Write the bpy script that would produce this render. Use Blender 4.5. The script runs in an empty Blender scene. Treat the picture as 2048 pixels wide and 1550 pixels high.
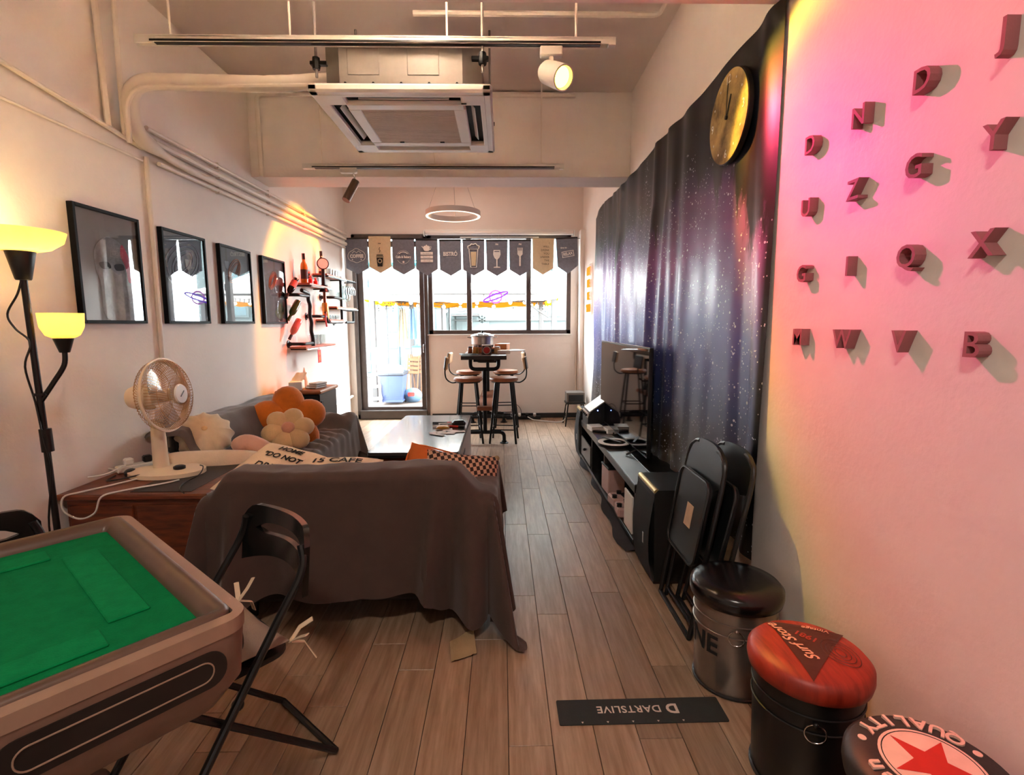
import bpy, math, random
from mathutils import Vector, Matrix, noise
random.seed(7)
SC = bpy.context.scene
COL = SC.collection
R = math.radians
PI = math.pi

# ------------------------------------------------------------------ camera
def set_camera():
    F, yaw = 1020.0, math.atan(19 / 1020.0)
    pitch = math.atan(127 / 1020.0 * math.cos(yaw)); roll = R(0.25)
    f = Vector((math.sin(yaw) * math.cos(pitch), math.cos(yaw) * math.cos(pitch), -math.sin(pitch)))
    r = Vector((math.cos(yaw), -math.sin(yaw), 0)); u = r.cross(f)
    r2 = r * math.cos(roll) - u * math.sin(roll); u2 = r * math.sin(roll) + u * math.cos(roll)
    cd = bpy.data.cameras.new('camera'); cd.sensor_width = 36; cd.lens = 36 * F / 2048
    cd.clip_start = 0.02; cd.clip_end = 200
    o = bpy.data.objects.new('camera', cd); COL.objects.link(o)
    m = Matrix((r2, u2, -f)).transposed().to_4x4(); m.translation = (0, 0, 1.37)
    o.matrix_world = m; SC.camera = o
set_camera()
SC.view_settings.view_transform = 'Standard'; SC.view_settings.look = 'None'
SC.view_settings.gamma = 1; SC.view_settings.use_curve_mapping = False
SC.view_settings.exposure = 0.5
SC.cycles.use_denoising = True
SC.cycles.max_bounces = 8; SC.cycles.diffuse_bounces = 5; SC.cycles.glossy_bounces = 3; SC.cycles.transmission_bounces = 4; SC.cycles.transparent_max_bounces = 20
SC.cycles.use_adaptive_sampling = True; SC.cycles.adaptive_threshold = 0.05
SC.cycles.sample_clamp_indirect = 250.0; SC.cycles.caustics_reflective = False; SC.cycles.caustics_refractive = False

# ------------------------------------------------------------------ world: bright overcast day
W = bpy.data.worlds.new('overcast'); SC.world = W; W.use_nodes = True
bg = W.node_tree.nodes['Background']; bg.inputs[0].default_value = (0.86, 0.93, 1.0, 1); bg.inputs[1].default_value = 35.0

def light(name, kind, loc, energy, color, size=0.05, rot=None, parent=None, **k):
    ld = bpy.data.lights.new(name, kind); ld.energy = energy; ld.color = color
    if kind == 'AREA':
        ld.size = size
    else:
        ld.shadow_soft_size = size
    for a, b in k.items(): setattr(ld, a, b)
    o = bpy.data.objects.new(name, ld); COL.objects.link(o); o.location = loc
    if rot is not None: o.rotation_euler = rot
    if parent is not None: o.parent = parent
    return o
def aim(o, target):
    d = Vector(target) - o.location
    o.rotation_euler = d.to_track_quat('-Z', 'Y').to_euler()
# portals steer sky sampling through the glazed door and window
for nm, x, z, sx, sz in (('door_portal', -1.6, 1.35, 0.95, 2.4), ('window_portal', -0.04, 1.92, 2.0, 1.4)):
    p = light(nm, 'AREA', (x, 7.62, z), 1, (1, 1, 1), sx, (R(-90), 0, 0)); p.data.shape = 'RECTANGLE'; p.data.size_y = sz
    p.data.cycles.is_portal = True

def sunset_nodes(ld, stops, half, strength=1.0):
    """projector lamp: colour changes with the angle from the lens axis (a dichroic lens)"""
    ld.use_nodes = True; nt = ld.node_tree; nt.nodes.clear()
    out = nt.nodes.new('ShaderNodeOutputLight'); em = nt.nodes.new('ShaderNodeEmission')
    tc = nt.nodes.new('ShaderNodeTexCoord'); sx = nt.nodes.new('ShaderNodeSeparateXYZ')
    ab = nt.nodes.new('ShaderNodeMath'); ab.operation = 'ABSOLUTE'
    ac = nt.nodes.new('ShaderNodeMath'); ac.operation = 'ARCCOSINE'
    dv = nt.nodes.new('ShaderNodeMath'); dv.operation = 'DIVIDE'; dv.inputs[1].default_value = half
    rp = nt.nodes.new('ShaderNodeValToRGB')
    L = nt.links.new
    L(tc.outputs['Normal'], sx.inputs[0]); L(sx.outputs[2], ab.inputs[0]); L(ab.outputs[0], ac.inputs[0])
    L(ac.outputs[0], dv.inputs[0]); L(dv.outputs[0], rp.inputs[0]); L(rp.outputs[0], em.inputs[0])
    em.inputs[1].default_value = strength
    L(em.outputs[0], out.inputs[0])
    e = rp.color_ramp.elements
    e[0].position, e[0].color = stops[0][0], (*stops[0][1], 1); e[1].position, e[1].color = stops[-1][0], (*stops[-1][1], 1)
    for p, c in stops[1:-1]:
        q = e.new(p); q.color = (*c, 1)

# ------------------------------------------------------------------ materials
def lin(h):
    h = h.lstrip('#'); o = []
    for i in (0, 2, 4):
        v = int(h[i:i + 2], 16) / 255; o.append(v / 12.92 if v <= .04045 else ((v + .055) / 1.055) ** 2.4)
    return tuple(o)
MATS = {}
def mat(name, col, rough=0.6, metal=0.0, var=None, bump=None, spec=None, sheen=0, coat=0, emit=None, estr=0, trans=0, col2=None, stretch=None, coord='Object', rand=0, alpha=1, subs=0):
    """principled + optional noise colour variation var=(scale, amount) and bump=(scale, strength)"""
    if name in MATS: return MATS[name]
    m = bpy.data.materials.new(name); m.use_nodes = True; nt = m.node_tree; b = nt.nodes['Principled BSDF']; L = nt.links.new
    c = lin(col) if isinstance(col, str) else col
    b.inputs['Base Color'].default_value = (*c, 1); b.inputs['Roughness'].default_value = rough; b.inputs['Metallic'].default_value = metal
    if spec is not None: b.inputs['Specular IOR Level'].default_value = spec
    if sheen: b.inputs['Sheen Weight'].default_value = sheen; b.inputs['Sheen Roughness'].default_value = .4
    if coat: b.inputs['Coat Weight'].default_value = coat; b.inputs['Coat Roughness'].default_value = .08
    if emit: b.inputs['Emission Color'].default_value = (*(lin(emit) if isinstance(emit, str) else emit), 1); b.inputs['Emission Strength'].default_value = estr
    if trans: b.inputs['Transmission Weight'].default_value = trans
    if alpha < 1: b.inputs['Alpha'].default_value = alpha
    src = None
    if var or bump:
        tc = nt.nodes.new('ShaderNodeTexCoord'); src = tc.outputs[coord]
        if stretch or rand:
            mp = nt.nodes.new('ShaderNodeMapping')
            if stretch: mp.inputs['Scale'].default_value = stretch
            L(src, mp.inputs[0])
            if rand:
                oi = nt.nodes.new('ShaderNodeObjectInfo'); ml = nt.nodes.new('ShaderNodeMath'); ml.operation = 'MULTIPLY'; ml.inputs[1].default_value = 37.0
                L(oi.outputs['Random'], ml.inputs[0]); L(ml.outputs[0], mp.inputs['Location'])
            src = mp.outputs[0]
    if var:
        n = nt.nodes.new('ShaderNodeTexNoise'); n.inputs['Scale'].default_value = var[0]; n.inputs['Detail'].default_value = 6; n.inputs['Roughness'].default_value = .65
        L(src, n.inputs['Vector'])
        mx = nt.nodes.new('ShaderNodeMix'); mx.data_type = 'RGBA'
        if col2: c2 = lin(col2) if isinstance(col2, str) else col2
        else: c2 = tuple(v * (1 - var[1]) for v in c)
        mx.inputs[6].default_value = (*c, 1); mx.inputs[7].default_value = (*c2, 1)
        rp = nt.nodes.new('ShaderNodeMapRange'); rp.inputs[1].default_value = .35; rp.inputs[2].default_value = .65
        L(n.outputs['Fac'], rp.inputs[0]); L(rp.outputs[0], mx.inputs[0]); res = mx.outputs[2]
        if rand:
            hs = nt.nodes.new('ShaderNodeHueSaturation'); oi2 = nt.nodes.new('ShaderNodeObjectInfo'); mr = nt.nodes.new('ShaderNodeMapRange')
            mr.inputs[3].default_value = 1 - rand; mr.inputs[4].default_value = 1 + rand
            L(oi2.outputs['Random'], mr.inputs[0]); L(mr.outputs[0], hs.inputs['Value']); L(res, hs.inputs['Color']); res = hs.outputs[0]
        L(res, b.inputs['Base Color'])
    if bump:
        n2 = nt.nodes.new('ShaderNodeTexNoise'); n2.inputs['Scale'].default_value = bump[0]; n2.inputs['Detail'].default_value = 4
        L(src, n2.inputs['Vector']); bp = nt.nodes.new('ShaderNodeBump'); bp.inputs['Strength'].default_value = bump[1]; bp.inputs['Distance'].default_value = .01
        L(n2.outputs['Fac'], bp.inputs['Height']); L(bp.outputs[0], b.inputs['Normal'])
    MATS[name] = m
    return m
def glass_mat(name, tint=(1, 1, 1), refl=1.0):
    """thin clear sheet: transparent with a Fresnel reflection"""
    m = bpy.data.materials.new(name); m.use_nodes = True; nt = m.node_tree; nt.nodes.clear(); L = nt.links.new
    o = nt.nodes.new('ShaderNodeOutputMaterial'); t = nt.nodes.new('ShaderNodeBsdfTransparent'); g = nt.nodes.new('ShaderNodeBsdfGlossy')
    t.inputs[0].default_value = (*tint, 1); g.inputs['Roughness'].default_value = .015
    lw = nt.nodes.new('ShaderNodeLayerWeight'); lw.inputs[0].default_value = .5; pw = nt.nodes.new('ShaderNodeMath'); pw.operation = 'POWER'; pw.inputs[1].default_value = 5
    fr = nt.nodes.new('ShaderNodeMath'); fr.operation = 'MULTIPLY_ADD'; fr.inputs[1].default_value = .96; fr.inputs[2].default_value = .04   # Schlick
    L(lw.outputs['Facing'], pw.inputs[0]); L(pw.outputs[0], fr.inputs[0])
    ml = nt.nodes.new('ShaderNodeMath'); ml.operation = 'MULTIPLY'; ml.inputs[1].default_value = refl; ml.use_clamp = True
    mx = nt.nodes.new('ShaderNodeMixShader'); L(fr.outputs[0], ml.inputs[0]); L(ml.outputs[0], mx.inputs[0]); L(t.outputs[0], mx.inputs[1]); L(g.outputs[0], mx.inputs[2]); L(mx.outputs[0], o.inputs[0])
    MATS[name] = m
    return m
def translucent_mat(name, col, frac=.5):
    m = bpy.data.materials.new(name); m.use_nodes = True; nt = m.node_tree; nt.nodes.clear(); L = nt.links.new
    o = nt.nodes.new('ShaderNodeOutputMaterial'); d = nt.nodes.new('ShaderNodeBsdfDiffuse'); t = nt.nodes.new('ShaderNodeBsdfTranslucent'); mx = nt.nodes.new('ShaderNodeMixShader')
    c = lin(col); d.inputs[0].default_value = (*c, 1); t.inputs[0].default_value = (*c, 1); mx.inputs[0].default_value = frac
    L(d.outputs[0], mx.inputs[1]); L(t.outputs[0], mx.inputs[2]); L(mx.outputs[0], o.inputs[0]); MATS[name] = m
    return m
def emit_mat(name, col, s):
    m = bpy.data.materials.new(name); m.use_nodes = True; nt = m.node_tree; nt.nodes.clear()
    o = nt.nodes.new('ShaderNodeOutputMaterial'); e = nt.nodes.new('ShaderNodeEmission'); e.inputs[0].default_value = (*(lin(col) if isinstance(col, str) else col), 1); e.inputs[1].default_value = s
    nt.links.new(e.outputs[0], o.inputs[0]); MATS[name] = m
    return m

# ------------------------------------------------------------------ mesh builder
class G:
    def __init__(s): s.v = []; s.f = []; s.mi = []; s.m = 0
    def add(s, v, f, M=None):
        k = len(s.v)
        s.v += [tuple(M @ Vector(p)) for p in v] if M is not None else [tuple(p) for p in v]
        s.f += [tuple(i + k for i in q) for q in f]; s.mi += [s.m] * len(f)
        return s
    def box(s, c, d, bev=0, M=None, rz=0):
        hx, hy, hz = d[0] / 2, d[1] / 2, d[2] / 2
        T = Matrix.Translation(c) @ Matrix.Rotation(rz, 4, 'Z')
        if M is not None: T = M @ T
        b = min(bev, hx * .99, hy * .99, hz * .99)
        if b <= 0:
            v = [(x * hx, y * hy, z * hz) for x in (-1, 1) for y in (-1, 1) for z in (-1, 1)]
            f = [(0, 1, 3, 2), (4, 6, 7, 5), (0, 4, 5, 1), (2, 3, 7, 6), (0, 2, 6, 4), (1, 5, 7, 3)]
            return s.add(v, f, T)
        v = []; ix = {}
        for x in (-1, 1):
            for y in (-1, 1):
                for z in (-1, 1):
                    for a in range(3):
                        p = [x * (hx - b), y * (hy - b), z * (hz - b)]; p[a] = (x * hx, y * hy, z * hz)[a]
                        ix[(x, y, z, a)] = len(v); v.append(p)
        f = []
        for a in range(3):
            o1, o2 = (a + 1) % 3, (a + 2) % 3
            for sg in (-1, 1):
                q = []
                for p1, p2 in ((-1, -1), (1, -1), (1, 1), (-1, 1)):
                    k = [0, 0, 0]; k[a] = sg; k[o1] = p1; k[o2] = p2; q.append(ix[(*k, a)])
                f.append(tuple(q if sg > 0 else q[::-1]))
            for p1 in (-1, 1):
                for p2 in (-1, 1):
                    k = [0, 0, 0]; k[o1] = p1; k[o2] = p2; k0 = list(k); k0[a] = -1; k1 = list(k); k1[a] = 1
                    q = [ix[(*k0, o1)], ix[(*k1, o1)], ix[(*k1, o2)], ix[(*k0, o2)]]
                    f.append(tuple(q if p1 * p2 < 0 else q[::-1]))
        for x in (-1, 1):
            for y in (-1, 1):
                for z in (-1, 1):
                    q = [ix[(x, y, z, a)] for a in range(3)]
                    f.append(tuple(q if x * y * z > 0 else q[::-1]))
        return s.add(v, f, T)
    def tube(s, pts, r, n=8, closed=False, M=None, flat=1.0):
        P = [Vector(p) for p in pts]; m = len(P); rs = r if isinstance(r, (list, tuple)) else [r] * m
        v = []; t0 = None; nv = None
        for i in range(m):
            if closed: t = (P[(i + 1) % m] - P[i - 1]).normalized()
            elif i == 0: t = (P[1] - P[0]).normalized()
            elif i == m - 1: t = (P[-1] - P[-2]).normalized()
            else: t = ((P[i + 1] - P[i]).normalized() + (P[i] - P[i - 1]).normalized()).normalized()
            if nv is None:
                nv = t.orthogonal().normalized()
                if abs(t.z) < .9: nv = (Vector((0, 0, 1)) - t * t.z).normalized()
            else:
                nv = (nv - t * nv.dot(t)).normalized()
            bn = t.cross(nv)
            for k in range(n):
                a = 2 * PI * k / n; v.append(P[i] + nv * (math.cos(a) * rs[i] * flat) + bn * (math.sin(a) * rs[i]))
        f = []
        for i in range(m if closed else m - 1):
            j = (i + 1) % m
            for k in range(n): f.append((i * n + k, i * n + (k + 1) % n, j * n + (k + 1) % n, j * n + k))
        if not closed: f.append(tuple(range(n))[::-1]); f.append(tuple((m - 1) * n + k for k in range(n)))
        return s.add(v, f, M)
    def lathe(s, prof, n=24, c=(0, 0, 0), M=None, cap=True):
        T = Matrix.Translation(c)
        if M is not None: T = M @ T
        v = []; f = []
        for r, z in prof:
            for k in range(n): a = 2 * PI * k / n; v.append((r * math.cos(a), r * math.sin(a), z))
        m = len(prof)
        for i in range(m - 1):
            for k in range(n): f.append((i * n + k, i * n + (k + 1) % n, (i + 1) * n + (k + 1) % n, (i + 1) * n + k))
        if cap:
            if prof[0][0] > 1e-6: f.append(tuple(range(n))[::-1])
            if prof[-1][0] > 1e-6: f.append(tuple((m - 1) * n + k for k in range(n)))
        return s.add(v, f, T)
    def prism(s, poly, z0, z1, M=None):
        n = len(poly); v = [(x, y, z0) for x, y in poly] + [(x, y, z1) for x, y in poly]
        f = [tuple(range(n))[::-1], tuple(range(n, 2 * n))] + [(k, (k + 1) % n, n + (k + 1) % n, n + k) for k in range(n)]
        return s.add(v, f, M)
    def ball(s, c, r, sc=(1, 1, 1), n=16, m=10, M=None):
        v = [(0, 0, -1)]; f = []
        for i in range(1, m):
            a = PI * i / m - PI / 2
            for k in range(n): b = 2 * PI * k / n; v.append((math.cos(a) * math.cos(b), math.cos(a) * math.sin(b), math.sin(a)))
        v.append((0, 0, 1)); top = len(v) - 1
        for k in range(n):
            f.append((0, 1 + (k + 1) % n, 1 + k)); f.append((top, top - n + k, top - n + (k + 1) % n))
        for i in range(m - 2):
            for k in range(n): a = 1 + i * n; f.append((a + k, a + (k + 1) % n, a + n + (k + 1) % n, a + n + k))
        T = Matrix.Translation(c) @ Matrix.Diagonal((r * sc[0], r * sc[1], r * sc[2], 1))
        return s.add(v, f, M @ T if M is not None else T)
    def grid(s, nu, nv, fn, M=None):
        v = [fn(i / nu, j / nv) for j in range(nv + 1) for i in range(nu + 1)]
        f = [(j * (nu + 1) + i, j * (nu + 1) + i + 1, (j + 1) * (nu + 1) + i + 1, (j + 1) * (nu + 1) + i) for j in range(nv) for i in range(nu)]
        return s.add(v, f, M)
    def ring(s, ro, ri, z0, z1, n=40, M=None):
        return s.lathe([(ri, z0), (ro, z0), (ro, z1), (ri, z1), (ri, z0)], n, M=M, cap=False)

def build(name, g, mats, parent=None, loc=(0, 0, 0), rot=(0, 0, 0), smooth=35):
    me = bpy.data.meshes.new(name); me.from_pydata(g.v, [], g.f)
    for m in (mats if isinstance(mats, (list, tuple)) else [mats]): me.materials.append(m)
    if any(g.mi): me.polygons.foreach_set('material_index', g.mi)
    if smooth:
        me.polygons.foreach_set('use_smooth', [True] * len(me.polygons)); me.set_sharp_from_angle(angle=R(smooth))
    me.update(); o = bpy.data.objects.new(name, me); COL.objects.link(o); o.location = loc; o.rotation_euler = rot
    if parent is not None: o.parent = parent
    return o
def tag(o, label, cat, group=None):
    o['label'] = label; o['category'] = cat
    if group: o['group'] = group
    return o
def thing(name, label, cat, loc=(0, 0, 0), rz=0, group=None, rot=None):
    o = bpy.data.objects.new(name, None); COL.objects.link(o); o.empty_display_size = .05; o.location = loc
    o.rotation_euler = rot if rot else (0, 0, rz)
    return tag(o, label, cat, group)
def solo(name, g, m, label, cat, loc=(0, 0, 0), rz=0, group=None, smooth=35, rot=None):
    return tag(build(name, g, m, None, loc, rot if rot else (0, 0, rz), smooth), label, cat, group)
def struct(name, g, m, parent=None, smooth=0):
    o = build(name, g, m, parent, smooth=smooth)
    if parent is None: o['kind'] = 'structure'
    return o
def dup(root, loc, rz=None, label=None, group=None):
    r = root.copy(); COL.objects.link(r); r.location = loc
    if rz is not None: r.rotation_euler = (0, 0, rz)
    if label: r['label'] = label
    if group: r['group'] = group
    for ch in list(root.children):
        c = ch.copy(); COL.objects.link(c); c.parent = r
        for gc in list(ch.children):
            d = gc.copy(); COL.objects.link(d); d.parent = c
    return r
def text(body, size, depth=.001, align='CENTER', bold=0, shear=0, sx=1, spacing=1):
    cu = bpy.data.curves.new('t', 'FONT'); cu.body = body; cu.size = size; cu.extrude = depth / 2; cu.align_x = align; cu.align_y = 'CENTER'
    cu.offset = bold; cu.shear = shear; cu.resolution_u = 3; cu.space_character = spacing
    o = bpy.data.objects.new('t', cu); COL.objects.link(o)
    dg = bpy.context.evaluated_depsgraph_get(); me = bpy.data.meshes.new_from_object(o.evaluated_get(dg))
    v = [(p.co.x * sx, p.co.y, p.co.z) for p in me.vertices]; f = [tuple(p.vertices) for p in me.polygons]
    bpy.data.objects.remove(o); bpy.data.curves.remove(cu); bpy.data.meshes.remove(me)
    return v, f
def frame(o, x, y):
    """matrix whose local X, Y are the given world directions"""
    x = Vector(x).normalized(); y = Vector(y).normalized(); z = x.cross(y)
    m = Matrix((x, y, z)).transposed().to_4x4(); m.translation = Vector(o)
    return m
def bez(p0, p1, p2, p3, n=12):
    p0, p1, p2, p3 = map(Vector, (p0, p1, p2, p3)); o = []
    for i in range(n + 1):
        t = i / n; o.append(p0 * (1 - t) ** 3 + p1 * 3 * t * (1 - t) ** 2 + p2 * 3 * t * t * (1 - t) + p3 * t ** 3)
    return o
def smooth_path(pts, n=6, closed=False):
    P = [Vector(p) for p in pts]; o = []; m = len(P)
    for i in range(m if closed else m - 1):
        a = P[i - 1] if (i > 0 or closed) else P[0]; b = P[i]; c = P[(i + 1) % m]; d = P[(i + 2) % m] if (i + 2 < m or closed) else P[-1]
        for k in range(n):
            t = k / n; o.append(.5 * ((2 * b) + (c - a) * t + (2 * a - 5 * b + 4 * c - d) * t * t + (3 * b - a - 3 * c + d) * t ** 3))
    if not closed: o.append(P[-1])
    return o
def bend(pts, r, n=5):
    """polyline with rounded corners"""
    P = [Vector(p) for p in pts]; o = [P[0]]
    for i in range(1, len(P) - 1):
        a = (P[i - 1] - P[i]); b = (P[i + 1] - P[i]); ra = min(r, a.length * .49, b.length * .49)
        s, e = P[i] + a.normalized() * ra, P[i] + b.normalized() * ra
        for k in range(n + 1):
            t = k / n; o.append(s * (1 - t) ** 2 + P[i] * 2 * t * (1 - t) + e * t * t)
    return o + [P[-1]]
def rrect(w, h, r, n=5):
    o = []
    for cx, cy, a0 in ((w / 2 - r, h / 2 - r, 0), (-w / 2 + r, h / 2 - r, 90), (-w / 2 + r, -h / 2 + r, 180), (w / 2 - r, -h / 2 + r, 270)):
        for k in range(n + 1): a = R(a0 + 90 * k / n); o.append((cx + r * math.cos(a), cy + r * math.sin(a)))
    return o
def circ(r, n=32, cx=0, cy=0): return [(cx + r * math.cos(2 * PI * k / n), cy + r * math.sin(2 * PI * k / n)) for k in range(n)]
def nz(x, y, z=0): return noise.noise(Vector((x, y, z)))

# shared materials
m_wall = mat('wall_plaster', '#e9dfd6', .85, bump=(55, .12), var=(3, .04))
m_ceil = mat('ceiling_paint', '#e2d5cb', .9, bump=(40, .1), var=(2, .05))
m_pipe = mat('painted_pipe', '#e8dccf', .6, var=(5, .06))
m_black = mat('black_plastic', '#121213', .38, bump=(300, .02))
m_blackm = mat('black_metal', '#141416', .42, .5, var=(20, .3))
m_dkwood = mat('dark_wood', '#2c1a12', .5, var=(6, .5), stretch=(1, 12, 12))
m_white = mat('white_plastic', '#e9e6e0', .45, var=(8, .04))
m_whitem = mat('white_metal', '#ded8d0', .45, .1, var=(8, .05))
m_ivory = mat('ivory_plastic', '#ecd9bd', .42, var=(6, .05))
m_glass = glass_mat('clear_glass', (.97, .99, .98))
m_glassware = glass_mat('glassware', (.86, .9, .9), 2.2)
m_frame = mat('dark_aluminium', '#5e5450', .42, .4, var=(9, .2))
m_chrome = mat('chrome', '#c8c8ca', .18, 1)
m_steel = mat('brushed_steel', '#b9b5b0', .3, 1, var=(30, .15))
m_paper = mat('paper_white', '#eeeae4', .7, var=(30, .06))
m_print_w = mat('white_print', '#ece9e2', .8, var=(40, .1))
m_print_k = mat('black_print', '#1a1715', .8, var=(40, .2))
m_brownl = mat('brown_leather', '#a3623a', .5, bump=(90, .08), var=(14, .22))
m_tan = mat('tan_fabric', '#d9b48c', .85, bump=(160, .1), var=(20, .12))
m_wood = mat('warm_wood', '#8c4a25', .42, var=(4, .45), stretch=(1, 10, 10))

# ================================================================== the room
XL, XR, YB, YF, ZC = -2.2, 1.15, 7.4, -2.6, 3.38
m_plank = mat('oak_plank', '#a98e76', .34, var=(3.2, .3), col2='#876c54', stretch=(16, 1.1, 1), rand=.16, bump=(60, .05), spec=.85)
m_gap = mat('floor_gap', '#2a1d15', .9, var=(20, .2))
fl = struct('floor', G().box(((XL + XR) / 2, (YF + 7.55) / 2, -.035), (XR - XL + .4, 7.55 - YF, .05)), m_gap)
PW, PL = .1452, .93
cache = {}
def plank_mesh(w, l):
    k = (round(w, 3), round(l, 3))
    if k not in cache:
        g = G(); g.box((0, 0, -.005), (w - .0022, l - .0022, .0098), .0009)
        me = bpy.data.meshes.new('plank'); me.from_pydata(g.v, [], g.f); me.materials.append(m_plank); cache[k] = me
    return cache[k]
x = 0.012 - PW * 16; col = 0
while x < XR:
    x0, x1 = max(x, XL), min(x + PW, XR)
    if x1 - x0 > .01:
        off = (.37 * col) % PL if col % 2 else (.37 * col + .2) % PL
        y = YF - off
        while y < YB + .02:
            y0, y1 = max(y, YF), min(y + PL, YB + .02)
            if y1 - y0 > .02 and y1 > .6:
                o = bpy.data.objects.new('plank', plank_mesh(x1 - x0, y1 - y0)); COL.objects.link(o); o.parent = fl
                o.location = ((x0 + x1) / 2, (y0 + y1) / 2, 0)
            y += PL
    x += PW; col += 1
struct('ceiling', G().box(((XL + XR) / 2, (YF + YB) / 2, ZC + .06), (XR - XL + .4, YB - YF + .4, .12)), m_ceil)
struct('wall_left', G().box((XL - .06, (YF + YB) / 2 + .1, ZC / 2), (.12, YB - YF + .2, ZC)), m_wall)
struct('wall_right', G().box((XR + .06, (YF + YB) / 2 + .1, ZC / 2), (.12, YB - YF + .2, ZC)), m_wall)
struct('wall_front', G().box(((XL + XR) / 2, YF - .06, ZC / 2), (XR - XL, .12, ZC)), m_wall)
g = G()
g.box(((XL + XR) / 2, YB + .08, (2.63 + ZC) / 2), (XR - XL, .16, ZC - 2.63))
g.box((XL + .045, YB + .08, 1.315), (.09, .16, 2.63))
g.box(((-1.06 + XR) / 2, YB + .08, .61), (XR + 1.06, .16, 1.22))
g.box(((.985 + XR) / 2, YB + .08, 1.925), (XR - .985, .16, 1.41))
struct('wall_back', g, m_wall)
# beams
struct('trim_1', G().box(((XL + XR) / 2, 4.9, (2.665 + ZC) / 2), (XR - XL, .34, ZC - 2.665), .004), m_wall)
struct('trim_2', G().box(((XL + XR) / 2, 2.0, (2.665 + ZC) / 2), (XR - XL, .5, ZC - 2.665), .004), m_wall)
# shallow pier on the right by the back corner, small return by the door
struct('trim_3', G().box((XR - .03, YB - .1, 1.33), (.06, .2, 2.66), .003), m_wall)
m_base = mat('dark_baseboard', '#1d1c1b', .5, var=(10, .2))
struct('baseboard_back', G().box(((-1.03 + XR) / 2, YB - .008, .035), (XR + 1.03, .016, .07), .003), m_base)
struct('baseboard_left', G().box((XL + .008, 6.4, .03), (.016, 2.0, .06), .003), m_base)
struct('baseboard_right', G().box((XR - .008, 5.9, .03), (.016, 2.9, .06), .003), m_base)

# door: frame, sliding leaf with full glass
dr = struct('door_1', G().box((-2.085, YB + .05, 1.31), (.05, .14, 2.62), .004).box((-1.085, YB + .05, 1.31), (.05, .14, 2.62), .004)
            .box((-1.585, YB + .05, 2.59), (1.05, .14, .06), .004).box((-1.585, YB + .05, .035), (1.05, .14, .07), .006), m_frame, smooth=30)
lf = build('door_leaf', G().box((-2.02, YB + .06, 1.31), (.085, .05, 2.46), .004).box((-1.145, YB + .06, 1.31), (.075, .05, 2.46), .004)
           .box((-1.585, YB + .06, 2.5), (.8, .05, .08), .004).box((-1.585, YB + .06, .12), (.8, .05, .1), .004), m_frame, dr)
build('door_glass', G().box((-1.58, YB + .06, 1.31), (.8, .006, 2.3)), m_glass, lf, smooth=0)
build('door_handle', G().box((-1.135, YB + .015, 1.02), (.02, .03, .12), .006).tube([(-1.135, YB + .0, .98), (-1.135, YB - .02, 1.0), (-1.135, YB - .02, 1.06), (-1.135, YB, 1.08)], .006), m_chrome, lf)
build('door_threshold', G().box((-1.585, YB - .02, .065), (.98, .06, .13), .01), mat('threshold_metal', '#5b5451', .35, .5, var=(12, .15)), dr)
# window with two mullions
x0, x1, z0, z1 = -1.05, .985, 1.225, 2.63
g = G(); 
for xx in (x0 + .03, x1 - .03): g.box((xx, YB + .05, (z0 + z1) / 2), (.06, .1, z1 - z0), .004)
for zz in (z0 + .03, z1 - .035): g.box(((x0 + x1) / 2, YB + .05, zz), (x1 - x0, .1, .06), .004)
wn = struct('window_1', g, m_frame, smooth=30)
for k, (a, b) in enumerate(((-1.0, -.505), (-.435, .35), (.415, .93))):
    build('window_pane', G().box(((a + b) / 2, YB + .05, (z0 + z1) / 2), (b - a, .005, z1 - z0 - .1)), m_glass, wn, smooth=0)
for xx in (-.47, .382):
    build('mullion', G().box((xx, YB + .045, (z0 + z1) / 2), (.07, .09, z1 - z0 - .08), .006), m_frame, wn)
    build('latch', G().box((xx + .03, YB - .012, 1.9), (.016, .03, .1), .004).box((xx + .03, YB - .008, 1.42), (.014, .02, .03), .003), m_chrome, wn)
build('window_sill', G().box(((x0 + x1) / 2, YB - .005, z0 - .006), (x1 - x0 + .04, .05, .016), .004), m_white, wn)

# ================================================================== ceiling and left wall fittings
def conduit(name, pts, r, label, cat='pipe', straps=(), group=None, n=8):
    t = thing(name, label, cat, pts[0], group=group); o = Vector(pts[0])
    build('pipe_run', G().tube([Vector(p) - o for p in bend(pts, .06)], r, n), m_pipe, t)
    for p, ax in straps:
        q = Vector(p) - o
        build('pipe_clip', G().box(q, (.035, .02, r * 2 + .02) if ax == 'y' else (.035, r * 2 + .02, .02), .004), m_pipe, t)
    return t
strapsY = [4.1, 4.95, 5.8, 6.6]
for i, (zo, xo, rr, lab) in enumerate(((2.385, .035, .014, 'lowest thin painted conduit running along the left wall to the door'),
                                 
                                 (2.50, .045, .022, 'middle painted conduit from the bottom on the left wall'),
                                 (2.565, .04, .015, 'topmost thin painted conduit of the bundle on the left wall'))):
    conduit('wall_conduit', [(XL + xo, 3.42 - .05 * i, zo), (XL + xo, YB - .06, zo + .045)], rr, lab,
            straps=[((XL + xo - .004, y, zo + .045 * (y - 3.4) / 4), 'y') for y in strapsY], group='conduits along the left wall')
conduit('wall_conduit', [(XL + .02, 1.2, 2.63), (XL + .02, 3.3, 2.44)], .013, 'thin conduit on the left wall near the camera sloping down to the pipe bend', group='conduits along the left wall')
conduit('wall_conduit', [(XL + .012, 1.2, 2.36), (XL + .012, 3.3, 2.37)], .008, 'faint lower wire conduit on the left wall above the first picture', group='conduits along the left wall')
conduit('wall_trunking', [(XL + .014, 3.335, 2.40), (XL + .014, 3.31, .58)], .015, 'vertical painted cable trunking between the first two pictures', 'trunking')
conduit('ceiling_conduit', [(XL + .1, 4.7, 2.66), (XL + .1, 4.7, 3.34), (XR - .5, 4.7, 3.34)], .02, 'conduit rising up the beam face and along the ceiling edge', 'pipe')
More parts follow.
